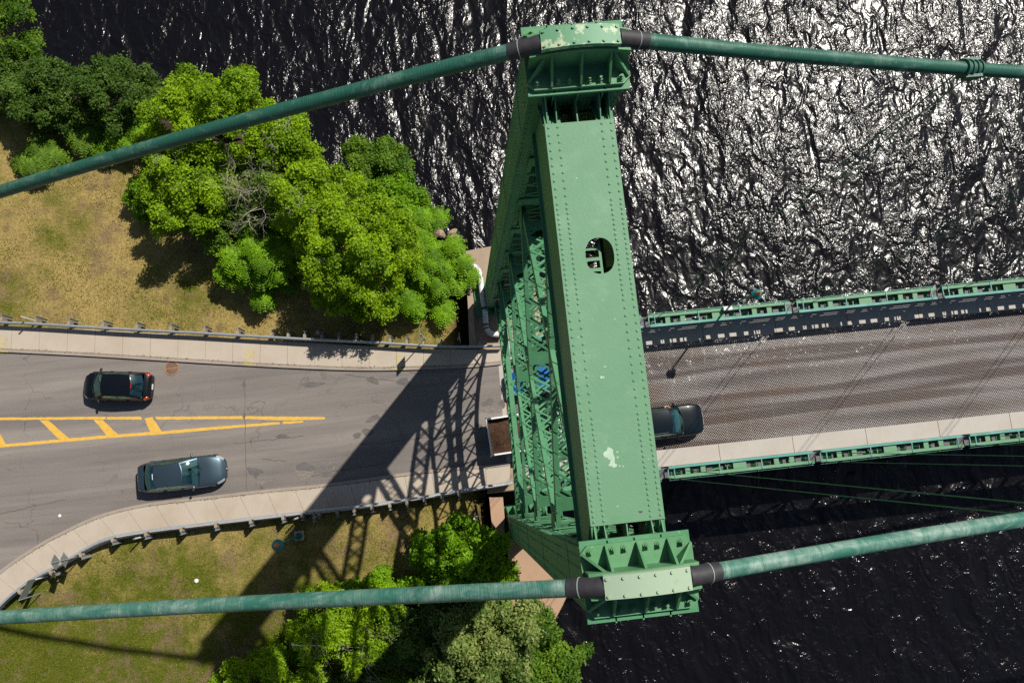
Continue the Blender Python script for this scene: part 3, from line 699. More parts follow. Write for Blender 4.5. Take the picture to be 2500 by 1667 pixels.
# ---- crossed laced diagonals
def P3(e, s_, z, yy): return V(e*xb(z), yy, z)
def diagonal(za, zb_, s):
    """laced strut from leg s at za (low) to leg -s at zb_ (high)"""
    ya, yb_ = s*(yc(za)-HY-.06), -s*(yc(zb_)-HY-.06)
    D = {e: (V(e*xb(za), ya, za), V(e*xb(zb_), yb_, zb_)) for e in (-1, 1)}
    ax = (D[1][1]-D[1][0]); L = ax.length; d = ax.normalized(); nrm = V(1, 0, 0).cross(d)
    if nrm.z < 0: nrm = -nrm
    ms_ = []
    for e in (-1, 1):
        p, q = D[e]; E_ = V(e, 0, 0); prof = [(0, -.15), (0, .15), (-.13, .15), (-.13, .13), (-.03, .13), (-.03, -.13), (-.13, -.13), (-.13, -.15)]
        vs_ = [p+E_*a_+nrm*b_ for a_, b_ in prof]+[q+E_*a_+nrm*b_ for a_, b_ in prof]
        mb = MB(); mb.add(vs_, [(k_, (k_+1) % 8, 8+(k_+1) % 8, 8+k_) for k_ in range(8)]+[(0, 1, 2, 5), (2, 3, 4, 5), (0, 5, 6, 7), (8, 13, 10, 9), (10, 13, 12, 11), (8, 15, 14, 13)])
        ms_.append(mb.build('diagonal_chord', 'green_member', tower))
    m_ = ms_[0]
    mb = MB(); nb = int(L/.72); 
    W = lambda f, e: D[e][0].lerp(D[e][1], f)-V(e*.02, 0, 0)
    for o_, ph in ((.158, 0), (-.158, 1)):
        for k_ in range(1, nb-1):
            f0, f1 = k_/nb, (k_+1)/nb
            if o_ > 0 and abs((f0+f1)/2-.5) < .035: continue
            e = 1 if (k_+ph) % 2 else -1
            mb.bar(W(f0, e)+nrm*o_, W(f1, -e)+nrm*o_, .075, .014, nrm)
            mb.bar(W(f0, -e)+nrm*(o_+.016), W(f1, e)+nrm*(o_+.016), .075, .014, nrm)
            if o_ > 0:
                mb.dome(W(f0, e)+nrm*(o_+.008), nrm, .03, n=6)
    mb.build('lacing', 'green_member', m_)
    for fc in ((.085, .42, .58, .915) if s < 0 else (.085, .915)):
        f0, f1 = fc-.24/L, fc+.24/L
        for o_ in (.158, -.158):
            pts = [W(f0, -1)+nrm*o_, W(f0, 1)+nrm*o_, W(f1, 1)+nrm*o_, W(f1, -1)+nrm*o_]
            mb = MB(); mb.plate(pts, nrm, .018)
            if o_ > 0:
                for k_ in range(5):
                    for e in (-1, 1): mb.dome(W(lerp(f0, f1, (k_+.5)/5), e)+nrm*.167, nrm, .026, n=6)
            mb.build('batten_plate', 'green_member', m_)
nodes = [8.5, 15.6, 22.7, 29.8]
for za, zb_ in zip(nodes, nodes[1:]):
    diagonal(za+.25, zb_-.25, 1); diagonal(za+.25, zb_-.25, -1)
for z in nodes[:3]:                                                                    # gusset plates on the legs
    for s in (1, -1):
        for e in (-1, 1):
            mb = MB(); yi = yc(z)-HY-.05; x = e*(xb(z)+.03)
            mb.plate([(x, s*(yi+.06), z-.75), (x, s*(yi-.3), z-.5), (x, s*(yi-.5), z-.2), (x, s*(yi-.5), z+.2), (x, s*(yi-.3), z+.5), (x, s*(yi+.06), z+.75)], (1, 0, 0), .02)
            mb.build('gusset_plate', 'green_member', tower)
# ---- arched portal strut over the road
def arch(y): u = abs(y)/5.9; return 5.15-2.4*u**2.6
ytop = yc(8.2)-HY; mbp_, mbl = MB(), MB()
for e in (-1, 1):
    x = e*.5; ys_ = [lerp(-5.75, 5.75, k/24) for k in range(25)]
    mbp_.bar((x, -ytop, 8.2), (x, ytop, 8.2), .24, .05); mbp_.bar((x+e*.1, -ytop, 8.05), (x+e*.1, ytop, 8.05), .025, .3)
    for a_, b_ in zip(ys_, ys_[1:]):
        mbp_.bar((x, a_, arch(a_)), (x, b_, arch(b_)), .24, .05); mbp_.bar((x+e*.1, a_, arch(a_)+.15), (x+e*.1, b_, arch(b_)+.15), .025, .3)
    nb = 12
    for k_ in range(nb):
        a_, b_ = lerp(-5.3, 5.3, k_/nb), lerp(-5.3, 5.3, (k_+1)/nb)
        mbl.bar((x, a_, 8.0), (x, b_, arch(b_)+.2), .03, .11, (1, 0, 0)); mbl.bar((x+.03, b_, 8.0), (x+.03, a_, arch(a_)+.2), .03, .11, (1, 0, 0))
        if k_ % 3 == 0: mbl.bar((x-.03, a_, 8.0), (x-.03, a_, arch(a_)+.2), .03, .2, (1, 0, 0))
for k_ in range(14):
    a_, b_ = lerp(-5.2, 5.2, k_/14), lerp(-5.2, 5.2, (k_+1)/14); e = 1 if k_ % 2 else -1
    mbl.bar((e*.48, a_, 8.24), (-e*.48, b_, 8.24), .07, .018)
    mbl.bar((e*.48, a_, arch(a_)-.05), (-e*.48, b_, arch(b_)-.05), .07, .018)
po = mbp_.build('portal_strut', 'green_member', tower); mbl.build('lacing', 'green_member', po)

LEAN[0] = 0.0
# ---- saddles
def cable_z(x): return 33.36-.03-(.165*x*x if abs(x) < 1.05 else .165*1.05**2+.346*(abs(x)-1.05))
for s in (1, -1):
    Y = s*5.02; zb0 = ZT+.003
    mb = MB(); xa, ya = 1.03, .64; c_ = .14
    mb.prism([(-xa+c_, Y-ya), (xa-c_, Y-ya), (xa, Y-ya+c_), (xa, Y+ya-c_), (xa-c_, Y+ya), (-xa+c_, Y+ya), (-xa, Y+ya-c_), (-xa, Y-ya+c_)], zb0, zb0+.09)
    sad = mb.build('saddle', 'green_saddle', tower)
    zt = zb0+.09; mb = MB()
    xs_ = [lerp(-.98, .98, k/16) for k in range(17)]
    for f in (-1, 1):                                                                  # trough walls
        vs_ = []
        for x in xs_: vs_ += [(x, Y+f*.17, zt), (x, Y+f*.21, zt), (x, Y+f*.23, cable_z(x)+.02), (x, Y+f*.17, cable_z(x)+.02)]
        fs_ = [(i*4+k, i*4+(k+1) % 4, i*4+4+(k+1) % 4, i*4+4+k) for i in range(16) for k in range(4)]+[(0, 1, 2, 3), (64, 67, 66, 65)]
        mb.add(vs_, fs_)
    vs_ = []
    for x in xs_: vs_ += [(x, Y-.17, cable_z(x)-.2), (x, Y+.17, cable_z(x)-.2)]
    mb.add(vs_, [(i*2, i*2+1, i*2+3, i*2+2) for i in range(16)])
    mb.build('trough', 'green_saddle', sad)
    for f in (-1, 1):                                                                  # ribs
        for x in (-.55, .0+.03, .60):
            m2 = MB(); m2.plate([(x, Y+f*.21, zt), (x, Y+f*.62, zt), (x, Y+f*.62, zt+.05), (x, Y+f*.21, cable_z(x)-.02)], (1, 0, 0), .045); m2.build('rib', 'green_saddle', sad)
        for e in (-1, 1):
            m2 = MB(); nn = V(-f*.36, e*.33, 0)
            m2.plate([(e*.66, Y+f*.21, zt), (e*1.0, Y+f*.5, zt), (e*1.0, Y+f*.5, zt+.05), (e*.66, Y+f*.21, cable_z(.66)-.08)], nn, .045); m2.build('rib', 'green_saddle', sad)
            for x in ((.80, .45) if e > 0 else (-.82, -.40)): pass
        for x in (-.84, -.42, -.2, .2, .42, .84):
            m2 = MB(); c_ = V(x, Y+f*.53, zt); m2.cyl(c_, (0, 0, 1), .078, .02, 14); m2.cyl(c_+V(0, 0, .02), (0, 0, 1), .055, .055, 6); m2.cyl(c_+V(0, 0, .075), (0, 0, 1), .028, .06, 8)
            m2.build('bolt', 'green_saddle', sad)
    # curved cover plate with bolts
    mb = MB(); xs_ = [lerp(-.76, .76, k/16) for k in range(17)]; vs_ = []
    for x in xs_:
        for yy, dz in ((-.215, .09), (-.2, .178), (.2, .178), (.215, .09)): vs_.append((x, Y+yy, cable_z(x)+dz))
    mb.add(vs_, [(i*4+k, i*4+k+1, i*4+5+k, i*4+4+k) for i in range(16) for k in range(3)]+[(0, 3, 2, 1), (64, 65, 66, 67)])
    cov = mb.build('cover_plate', 'cover_spotted' if s > 0 else 'cover_pale', sad)
    for f in (-1, 1):
        for k_ in range(6):
            x = lerp(-.70, .70, k_/5); m2 = MB(); m2.cyl((x, Y+f*.145, cable_z(x)+.178), (.33*x, 0, 1), .028, .03, 8); m2.build('cover_bolt', 'cover_spotted' if s > 0 else 'cover_pale', sad)

# ================================================================== MAIN CABLES
def cable(s, left, right, m, label):
    Y = s*5.02
    pts = []
    L = [UY(x, y, Y) for x, y in left][::-1]; R2 = [UY(x, y, Y) for x, y in right]
    def prof(pp, sgn):                       # quadratic height along x through the observed points
        X = np.array([abs(q.x) for q in pp]+[.9]); Z = np.array([q.z for q in pp]+[cable_z(.9)]); Wt = np.array([1.0]*len(pp)+[6.0])
        return np.polyfit(X-.9, Z, 2, w=Wt)
    cl, cr = prof(L, -1), prof(R2, 1)
    dl = cable_z(.9)-np.polyval(cl, 0); dr = cable_z(.9)-np.polyval(cr, 0)
    fl = lambda x: float(np.polyval(cl, x-.9)+dl*math.exp(-(x-.9)/2)); fr = lambda x: float(np.polyval(cr, x-.9)+dr*math.exp(-(x-.9)/2))
    XL = max(abs(q.x) for q in L); XR = max(abs(q.x) for q in R2)
    sl = (fl(XL)-fl(XL-1)); sr = (fr(XR)-fr(XR-1))
    zl = lambda x: fl(x) if x <= XL else fl(XL)+sl*(x-XL)
    zr = lambda x: fr(x) if x <= XR else max(2.6, fr(XR)+sr*(x-XR)+.0016*(x-XR)**2)
    full = lambda x: cable_z(x) if abs(x) < .9 else (zl(-x) if x < 0 else zr(x))
    x = -(XL+ (fl(XL)-.2)/abs(sl)); 
    xs_ = [x]+[q for q in np.arange(math.ceil(x), -1.2, 1.5)]+list(np.arange(-1.1, 1.15, .1))+list(np.arange(1.5, 95, 1.5))
    t_ = thing('main_cable', label, 'bridge cable', (0, Y, 33.3))
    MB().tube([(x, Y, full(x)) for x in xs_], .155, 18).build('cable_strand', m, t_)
    for e in (-1, 1):
        X = [e*lerp(.74, 1.34, k_/8) for k_ in range(9)]
        m2 = MB(); m2.tube([(x, Y, full(x)) for x in X], [.185]*2+[.175]*5+[.17]*2, 18); sl_ = m2.build('wrap_sleeve', 'sleeve', t_)
        X = [e*1.135, e*1.15]; m2 = MB(); m2.tube([(x, Y, full(x)) for x in X], .184, 18); m2.build('seal_band', 'band', sl_)
    return t_, full
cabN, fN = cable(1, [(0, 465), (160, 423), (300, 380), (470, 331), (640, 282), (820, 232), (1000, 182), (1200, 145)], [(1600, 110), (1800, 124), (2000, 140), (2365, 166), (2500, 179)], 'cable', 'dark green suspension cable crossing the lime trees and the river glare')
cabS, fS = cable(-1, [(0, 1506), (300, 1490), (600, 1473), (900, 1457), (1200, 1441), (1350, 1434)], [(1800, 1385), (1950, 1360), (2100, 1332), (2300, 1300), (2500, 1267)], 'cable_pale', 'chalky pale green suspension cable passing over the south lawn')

# ================================================================== BRIDGE DECK
P0, PANEL = 7.6, 8.8
deck = thing('bridge_deck', 'suspension bridge deck with open steel grid roadway between concrete walks', 'bridge deck', (0, 0, -.3))
XE = 62.0
mb = MB(); ya, yb_ = -3.36, 2.84; pitch, tw, dp = .085, .024, .12; stepx = .07; nbar = int((yb_-ya)/pitch)
xs_ = np.arange(-.55, XE, stepx); nx = len(xs_)
for k_ in range(nbar+1):
    y = ya+k_*pitch; zz = np.where((np.arange(nx)//1+k_) % 2 == 0, 1, -1)*pitch*.36*np.where(np.arange(nx) % 1 == 0, 1, 1)
    yy = y+zz
    vs_ = np.empty((nx, 4, 3)); 
    for j, (dy, dz) in enumerate(((-tw/2, -dp), (-tw/2, 0), (tw/2, 0), (tw/2, -dp))):
        vs_[:, j, 0] = xs_; vs_[:, j, 1] = yy+dy; vs_[:, j, 2] = dz+.004
    o = len(mb.v); mb.v += [tuple(q) for q in vs_.reshape(-1, 3).tolist()]
    f_ = [(o+i*4+j, o+i*4+j+1, o+i*4+5+j, o+i*4+4+j) for i in range(nx-1) for j in range(3)]
    mb.f += f_; mb.sm += [False]*len(f_)
x = .4
while x < XE: mb.box(x-.008, x+.008, ya, yb_, -.10, -.05); x += 1.47
mb.build('steel_grid', 'grid', deck)
mb = MB()
for k_ in range(9): y = lerp(-3.1, 2.6, k_/8); mb.box(-.5, XE, y-.04, y+.04, -.42, -.122)
for k_ in range(-1, 15):
    x = P0+k_*PANEL/2
    if x > -.5: mb.box(x-.14, x+.14, -4.9, 4.4, -1.25, -.43)
mb.build('floor_beam', 'steel_dark', deck)
for a_, b_ in ((-4.36, -3.38), (2.86, 4.05)):
    jo = [-.5]+[2.47+4.49*i_ for i_ in range(14)]
    for x0_, x1_ in zip(jo, jo[1:]):
        o = MB().box(x0_+.02, x1_-.02, a_, b_, -.1, .16).build('walk_slab', 'concrete_pale', deck)
        MB().box(x1_-.0195, x1_+.0195, a_, b_, -.1, .145).build('rusty_joint', 'rust', o)
# stiffening trusses along both edges
ZC = 2.28
def truss(s, yin, yout, label):
    """yin: inner chord plane, yout: outer"""
    t_ = thing('stiffening_truss', label, 'bridge truss', (0, (yin+yout)/2, 0)); sg = 1 if yout > yin else -1
    npan = 7
    for k_ in range(-1, npan):
        rail, chord, holes, batt, web, pan = MB(), MB(), MB(), MB(), MB(), MB()
        a_ = P0+k_*PANEL+.22; b_ = P0+(k_+1)*PANEL-.22
        if k_ == -1: a_ = .9
        Lp = b_-a_; fx = lambda f: P0+k_*PANEL+f*PANEL
        rail.box(a_, b_, *sorted((yin-sg*.05, yin+sg*.09)), ZC, ZC+.03)
        chord.box(a_, b_, *sorted((yin, yin+sg*.025)), ZC-.36, ZC-.002)
        chord.box(a_, b_, *sorted((yout-sg*.025, yout)), ZC-.36, ZC-.03)
        chord.box(a_, b_, *sorted((yout-sg*.14, yout+sg*.03)), ZC-.028, ZC-.006)
        rail.tube([(a_, yout+sg*.12, ZC-.2), (b_, yout+sg*.12, ZC-.2)], .022, 6)
        for f in (.149, .25, .49, .732, .833):
            wd = .14 if f != .49 else .38
            if fx(f) > 1.2:
                batt = MB(); batt.box(fx(f)-wd, fx(f)+wd, *sorted((yin+sg*.1, yout-sg*.145)), ZC-.12, ZC-.1)
                for i_ in range(int(wd*2/.07)): batt.dome((fx(f)-wd+.035+i_*.07, yout-sg*.19, ZC-.1), (0, 0, 1), .014, n=5)
                batt.build('batten_plate', 'green', t_)
        for f in (.02, .06, .354, .631, .94):
            if fx(f) > 1.2: rail.bar((fx(f), yin+sg*.09, ZC+.01), (fx(f), yout+sg*.02, ZC+.0), .055, .05)
        for f in (.223, .414, .607, .8125):
            if fx(f) > 1.2: MB().box(fx(f)-.03, fx(f)+.03, *sorted((yin+sg*.03, yout+sg*.12)), ZC-.34, ZC-.28).cyl((fx(f), yout+sg*.1, ZC-.3), (0, 0, 1), .03, .2, 6).build('cross_tie', 'green_member', t_)
        # added holed bottom plate patterning the walk's shadow; dark tone paints chord shade
        holes.box(b_-.1, b_+.45, *sorted((yin+sg*.026, yout-sg*.026)), ZC-.345, ZC-.33)
        x = a_; q = 0
        while x < b_-.74:
            hw = .40 if q % 4 else .52
            holes.box(x, x+.74-hw, *sorted((yin+sg*.026, yout-sg*.026)), ZC-.345, ZC-.33)
            holes.box(x+.74-hw, x+.74, *sorted((yin+sg*.026, yin+sg*.11)), ZC-.345, ZC-.33); holes.box(x+.74-hw, x+.74, *sorted((yout-sg*.12, yout-sg*.026)), ZC-.345, ZC-.33)
            if q % 4 == 2: holes.box(x+.74-hw*.35, x+.74-hw*.25, *sorted((yin+sg*.2, yout-sg*.2)), ZC-.345, ZC-.33)
            x += .74; q += 1
        holes.box(x, b_-.1, *sorted((yin+sg*.026, yout-sg*.026)), ZC-.345, ZC-.33)
        # verticals, diagonals, web panels; slits and closed gaps shaped for light on the walk
        for f in (0.0, .25, .5, .75):
            if fx(f) > .6: MB().box(fx(f)-.09, fx(f)+.09, *sorted((yout-sg*.24, yout-sg*.03)), -1.1, ZC-.35).build('truss_post', 'green_member', t_)
        for f in (.0, .5):
            if fx(f) > .2:
                MB().bar((fx(f), yout-sg*.16, -1.0), (fx(f+.25), yout-sg*.16, ZC-.4), .1, .16, (0, 0, 1)).build('truss_diagonal', 'green_member', t_); MB().bar((fx(f+.5), yout-sg*.16, -1.0), (fx(f+.25), yout-sg*.16, ZC-.4), .1, .16, (0, 0, 1)).build('truss_diagonal', 'green_member', t_)
        za = [.2, .78, .83, .98, 1.03, ZC-.36]
        for z0_, z1_ in ((.2, 1.26), (1.32, 1.46), (1.52, ZC-.362)):
            pan.box(a_-.22, b_+.22, *sorted((yout-sg*.022, yout-sg*.006)), z0_, z1_)
        for f in (.0, .12, .24, .5, .62, .74):
            x_ = fx(f); 
            if x_ > a_+.1: pan.box(x_-.22, x_+.22, *sorted((yout-sg*.05, yout-sg*.023)), .2, ZC-.37)
        web.box(a_, b_, *sorted((yout-sg*.3, yout-sg*.02)), -1.35, -1.1)
        chord.build('top_chord', 'green', t_); rail.build('chord_rail', 'teal_rail', t_); holes.build('shade_plate', 'steel_dark', t_)
        web.build('bottom_chord', 'green_member', t_); pan.build('infill_panel', 'steel_dark', t_)
    return t_
truss(1, 3.72, 4.36, 'green stiffening truss with teal rail beside the shaded walk')
truss(-1, -4.34, -4.96, 'green stiffening truss with pale teal rail beside the sunlit walk')

# cable bands and suspender ropes
for s, full, side in ((1, fN, 'dark green'), (-1, fS, 'pale')):
    Yc = s*5.02; Yt = (4.04 if s > 0 else -4.65)
    names = ['nearest the tower', 'one panel out from the tower', 'two panels out from the tower', 'three panels out from the tower', 'four panels out from the tower', 'five panels out from the tower']
    for k_ in range(6):
        xd = P0+k_*PANEL; x = xd+.0625*(full(xd)-2); zc_ = full(x); sl_ = (full(x+.2)-full(x-.2))/.4; d = V(1, 0, sl_).normalized()
        c_ = V(x, Yc, zc_); cb = cabN if s > 0 else cabS
        m2 = MB(); m2.tube([c_-d*.22, c_-d*.2, c_+d*.2, c_+d*.22], [.15, .185, .185, .15], 16)
        for o_ in (-.21, -.07, .07, .21): m2.tube([c_+d*(o_-.025), c_+d*(o_+.025)], .215, 16)
        for f in (-1, 1): m2.box(x-.2, x+.2, Yc+f*.2-.035, Yc+f*.2+.035, zc_-.1, zc_+.1)
        m2.box(x-.1, x+.1, Yc-.04, Yc+.04, zc_-.42, zc_-.14)
        m2.build('cable_band', 'cable', cb)
        t_ = thing('suspender_rope', 'thin rope pair under the %s cable, %s' % (side, names[k_]), 'suspender rope', (xd, Yt, ZC), 0, 'suspender ropes of the bridge')
        for f in (-1, 1): MB().tube([(x, Yc+f*.13, zc_-.1), (xd, Yt+f*.27, .3)], .019, 6).build('rope', 'green_member', t_)

# ================================================================== GUARDRAILS, SIGNS, LAMPS
def guardrail(label, px, posts, side, extra):
    line = spline([U(x, y, .74) for x, y in px], 5); c = line[len(line)//2]
    t_ = thing('guardrail', label, 'guardrail', (c.x, c.y, -.3))
    prof = [(0, .74), (.035, .735), (.075, .68), (.01, .60), (.075, .52), (.035, .44), (0, .43)]
    mb = MB(); P_ = []
    for i, p in enumerate(line):
        d = line[min(i+1, len(line)-1)]-line[max(i-1, 0)]; d.z = 0; d.normalize(); nn = V(-d.y, d.x, 0)*side
        P_.append([p-nn*(a_*1.25+.0)+V(0, 0, z-.74) for a_, z in prof]+[p-nn*(a_*1.25-.035)+V(0, 0, z-.74+.006*0) for a_, z in prof[::-1]]+[p-nn*0.0+V(0, 0, 0)])
    mb.grid(P_, False); mb.build('rail_beam', 'steel', t_, autosmooth=0)
    for x, y in posts:
        q = U(x, y, .74); i = min(range(len(line)), key=lambda j: (line[j].xy-q.xy).length)
        p = line[i]; d = line[min(i+1, len(line)-1)]-line[max(i-1, 0)]; d.z = 0; d.normalize()
        if abs(d.x) > .2: p = p+d*((q-p).dot(d))
        nn = V(-d.y, d.x, 0)*side
        m2 = MB(); m2.bar(p+nn*.14+V(0, 0, -.36), p+nn*.14+V(0, 0, .02), .15, .2, nn); blk = m2.build('blockout', 'wood', t_)
        m2 = MB(); a_ = p+nn*.34
        for o_ in (-.08, .08): m2.bar(a_+nn*o_+V(0, 0, -1.2), a_+nn*o_+V(0, 0, .04), .15, .014, nn)
        m2.bar(a_+V(0, 0, -1.2), a_+V(0, 0, .04), .014, .16, nn); m2.build('post', 'steel', t_)
    return t_
guardrail('nearly straight steel guardrail along the sidewalk beside the trees',
          [(-1000, 735), (-300, 772), (0, 785), (88, 789), (250, 799), (400, 807), (500, 812), (740, 826), (908, 834), (1033, 842), (1120, 845), (1228, 842)],
          [(x, 760+x*.07) for x in (-159, -77, 5, 88, 170, 253, 335, 418, 500, 581, 663, 704, 744, 786, 827, 869, 908, 952, 993, 1033, 1075)]+[(1172, 842)], 1, None)
guardrail('curving steel guardrail along the sidewalk bending round the lamp lawn',
          [(-330, 2010), (-200, 1780), (-80, 1580), (0, 1478), (74, 1417), (149, 1376), (208, 1340), (268, 1313), (357, 1297), (477, 1282), (596, 1268), (700, 1256), (749, 1250), (898, 1234), (1038, 1213), (1106, 1201), (1252, 1178)],
          [(-40, 1520), (44, 1440), (122, 1395), (195, 1352), (274, 1318), (355, 1302), (442, 1292), (526, 1280), (611, 1270), (690, 1260), (737, 1253), (778, 1248), (822, 1243), (863, 1238), (907, 1233), (950, 1226), (992, 1220), (1035, 1213), (1078, 1206), (1120, 1199)], -1, None)
def marker(base, top, label, red=False):
    b = U(*base, -.3); rb_ = math.hypot(base[0]-NADX, base[1]-NADY); rt = math.hypot(top[0]-NADX, top[1]-NADY)
    h_ = CAM[2]-(CAM[2]+.3)*rb_/rt
    t_ = thing('marker_post', label, 'marker post', b, 0, 'white roadside marker posts')
    MB().tube([b, (b.x, b.y, h_)], .05, 10).build('tube', 'white', t_)
    MB().tube([(b.x, b.y, h_), (b.x, b.y, h_+.05)], .054, 10).build('reflector', 'red' if red else 'steel_dark', t_)
marker((90, 785), (47, 775), 'white marker post with a red tip behind the north guardrail', True)
marker((115, 1406), (79, 1414), 'white marker post beside the panel sign at the south guardrail bend')
marker((352, 1309), (327, 1312), 'white marker post behind the south guardrail where its bend begins')
marker((733, 1262), (719, 1268), 'short white marker post behind the south guardrail above the street lamp')
def sign(base, top, label, panels, group=None, pr=.03, cat='road sign'):
    """panels: (width, height, z centre below top, shape, heading deg, material)"""
    b = U(*base, -.3); rb_ = math.hypot(base[0]-NADX, base[1]-NADY); rt = math.hypot(top[0]-NADX, top[1]-NADY)
    h_ = CAM[2]-(CAM[2]+.3)*rb_/rt
    t_ = thing('road_sign', label, cat, b, 0, group)
    MB().tube([b, (b.x, b.y, h_)], pr, 8).build('post', 'steel', t_)
    for w_, hh, dz, shape, hd, off in panels:
        a_ = R_(hd); u_ = V(math.cos(a_), math.sin(a_), 0); nn = V(-u_.y, u_.x, 0); c_ = V(b.x, b.y, h_-dz)+nn*.045+u_*off
        if shape == 'diamond': pts_ = [c_-u_*w_/2, c_-V(0, 0, hh/2), c_+u_*w_/2, c_+V(0, 0, hh/2)]
        else: pts_ = [c_-u_*w_/2-V(0, 0, hh/2), c_+u_*w_/2-V(0, 0, hh/2), c_+u_*w_/2+V(0, 0, hh/2), c_-u_*w_/2+V(0, 0, hh/2)]
        MB().plate(pts_, nn, .012).build('sign_panel', 'alu', t_)
    return t_
sign((205, 1354), (127, 1369), 'two grey diamond sign backs on one post at the bend', [(.86, .95, .5, 'diamond', 95, 0), (.86, .95, 1.45, 'diamond', 95, 0)])
sign((102, 1447), (50, 1466), 'grey rectangular sign back, farthest round the guardrail bend', [(1.15, .75, .4, 'rect', 62, .5)])
sign((783, 1257), (766, 1264), 'narrow grey sign back behind the south guardrail above the tower shadow', [(.6, .75, .4, 'rect', 92, 0)])
sign((1037, 836), (1016, 820), 'narrow sign seen on edge, casting its shadow over yellow marks', [(.62, .9, .45, 'rect', 88, 0)])
sign((789, 822), (775, 810), 'small sign seen on edge behind the guardrail in tree shade', [(.3, .45, .25, 'rect', 60, 0)])
sign((1124, 838), (1113, 822), 'small white sign at the end of the lawn beside the abutment', [(.45, .5, .25, 'rect', 70, 0)])

def lamp(name, label, base, head, z0, rh, arm=False):
    b = V(*base); hd = V(*head); t_ = thing(name, label, 'street lamp', b)
    if not arm:
        mb = MB(); mb.box(b.x-.27, b.x+.27, b.y-.27, b.y+.27, b.z-.1, b.z+.08); mb.build('footing', 'concrete', t_)
        mb = MB(); mb.lathe(b, [(.19, .08), (.19, .3), (.12, .42), (.09, .6), (.06, .9), (.05, hd.z-b.z-.6), (.08, hd.z-b.z-.55), (.09, hd.z-b.z-.45)], 14); mb.build('post', 'teal', t_)
    else:
        mb = MB(); mb.tube(spline([b, b.lerp(V(hd.x, hd.y, b.z), .15)+V(0, 0, (hd.z-b.z)*.55), V(lerp(b.x, hd.x, .6), lerp(b.y, hd.y, .6), hd.z-.25), V(hd.x, hd.y, hd.z-.3)], 5), .055, 8); mb.build('post', 'teal', t_)
    mb = MB(); mb.lathe(hd, [(.05, -.45), (.12, -.42), (.17, -.1), (rh, -.08), (rh+.02, -.03), (rh*.86, .05), (rh*.55, .14), (rh*.5, .17)], 22); hh = mb.build('lamp_shade', 'teal', t_)
    mb = MB(); mb.lathe(hd, [(rh*.5, .15), (rh*.42, .24), (rh*.25, .30), (rh*.16, .36), (rh*.2, .42), (.02, .5), (0, .5)], 16); mb.build('finial', 'copper', hh)
b = U(731, 1307, -.35)
lamp('street_lamp', 'teal lamp post with orange finial on a square lawn slab', b, (b.x, b.y, 4.7), -.35, .30)
hd = U(1849, 722, 6.4); bb = UY(1789, 757, 4.34)
lamp('street_lamp', 'teal lamp with orange finial on the bridge against the glare', (hd.x-.25, 4.42, 1.9), (hd.x, max(hd.y, 4.3), 6.4), 2.2, .27, True)
c_ = UY(1776, 753, 4.3); c_ = U(1776, 753, 2.4); o = MB().box(c_.x-.25, c_.x+.25, c_.y-.11, c_.y+.11, 2.3, 2.52).box(c_.x-.2, c_.x+.2, c_.y-.13, c_.y-.11, 2.34, 2.48).build('junction_box', 'white', org=(c_.x, c_.y, 2.3)); tag(o, 'small white electrical box on the truss near the bridge lamp', 'junction box')
c_ = U(478, 1418, -.2); t_ = thing('vent_pipe', 'short white vent pipe with cap sticking out of the south lawn', 'vent pipe', (c_.x, c_.y, -.4))
MB().cyl((c_.x, c_.y, -.6), (0, 0, 1), .10, .30, 16).build('pipe', 'white', t_); MB().lathe((c_.x, c_.y, -.27), [(.12, -.06), (.125, .0), (.09, .04), (0, .055)], 16).build('cap', 'white', t_)
c_ = U(1161, 1262, -.4); t_ = thing('utility_marker', 'small white utility marker beside the south wing wall', 'utility marker', (c_.x, c_.y, -.5))
MB().box(c_.x-.12, c_.x+.12, c_.y-.06, c_.y+.06, -.6, .45).build('stake', 'white', t_); MB().box(c_.x-.1, c_.x+.1, c_.y-.068, c_.y-.061, .1, .4).build('plate', 'alu', t_)

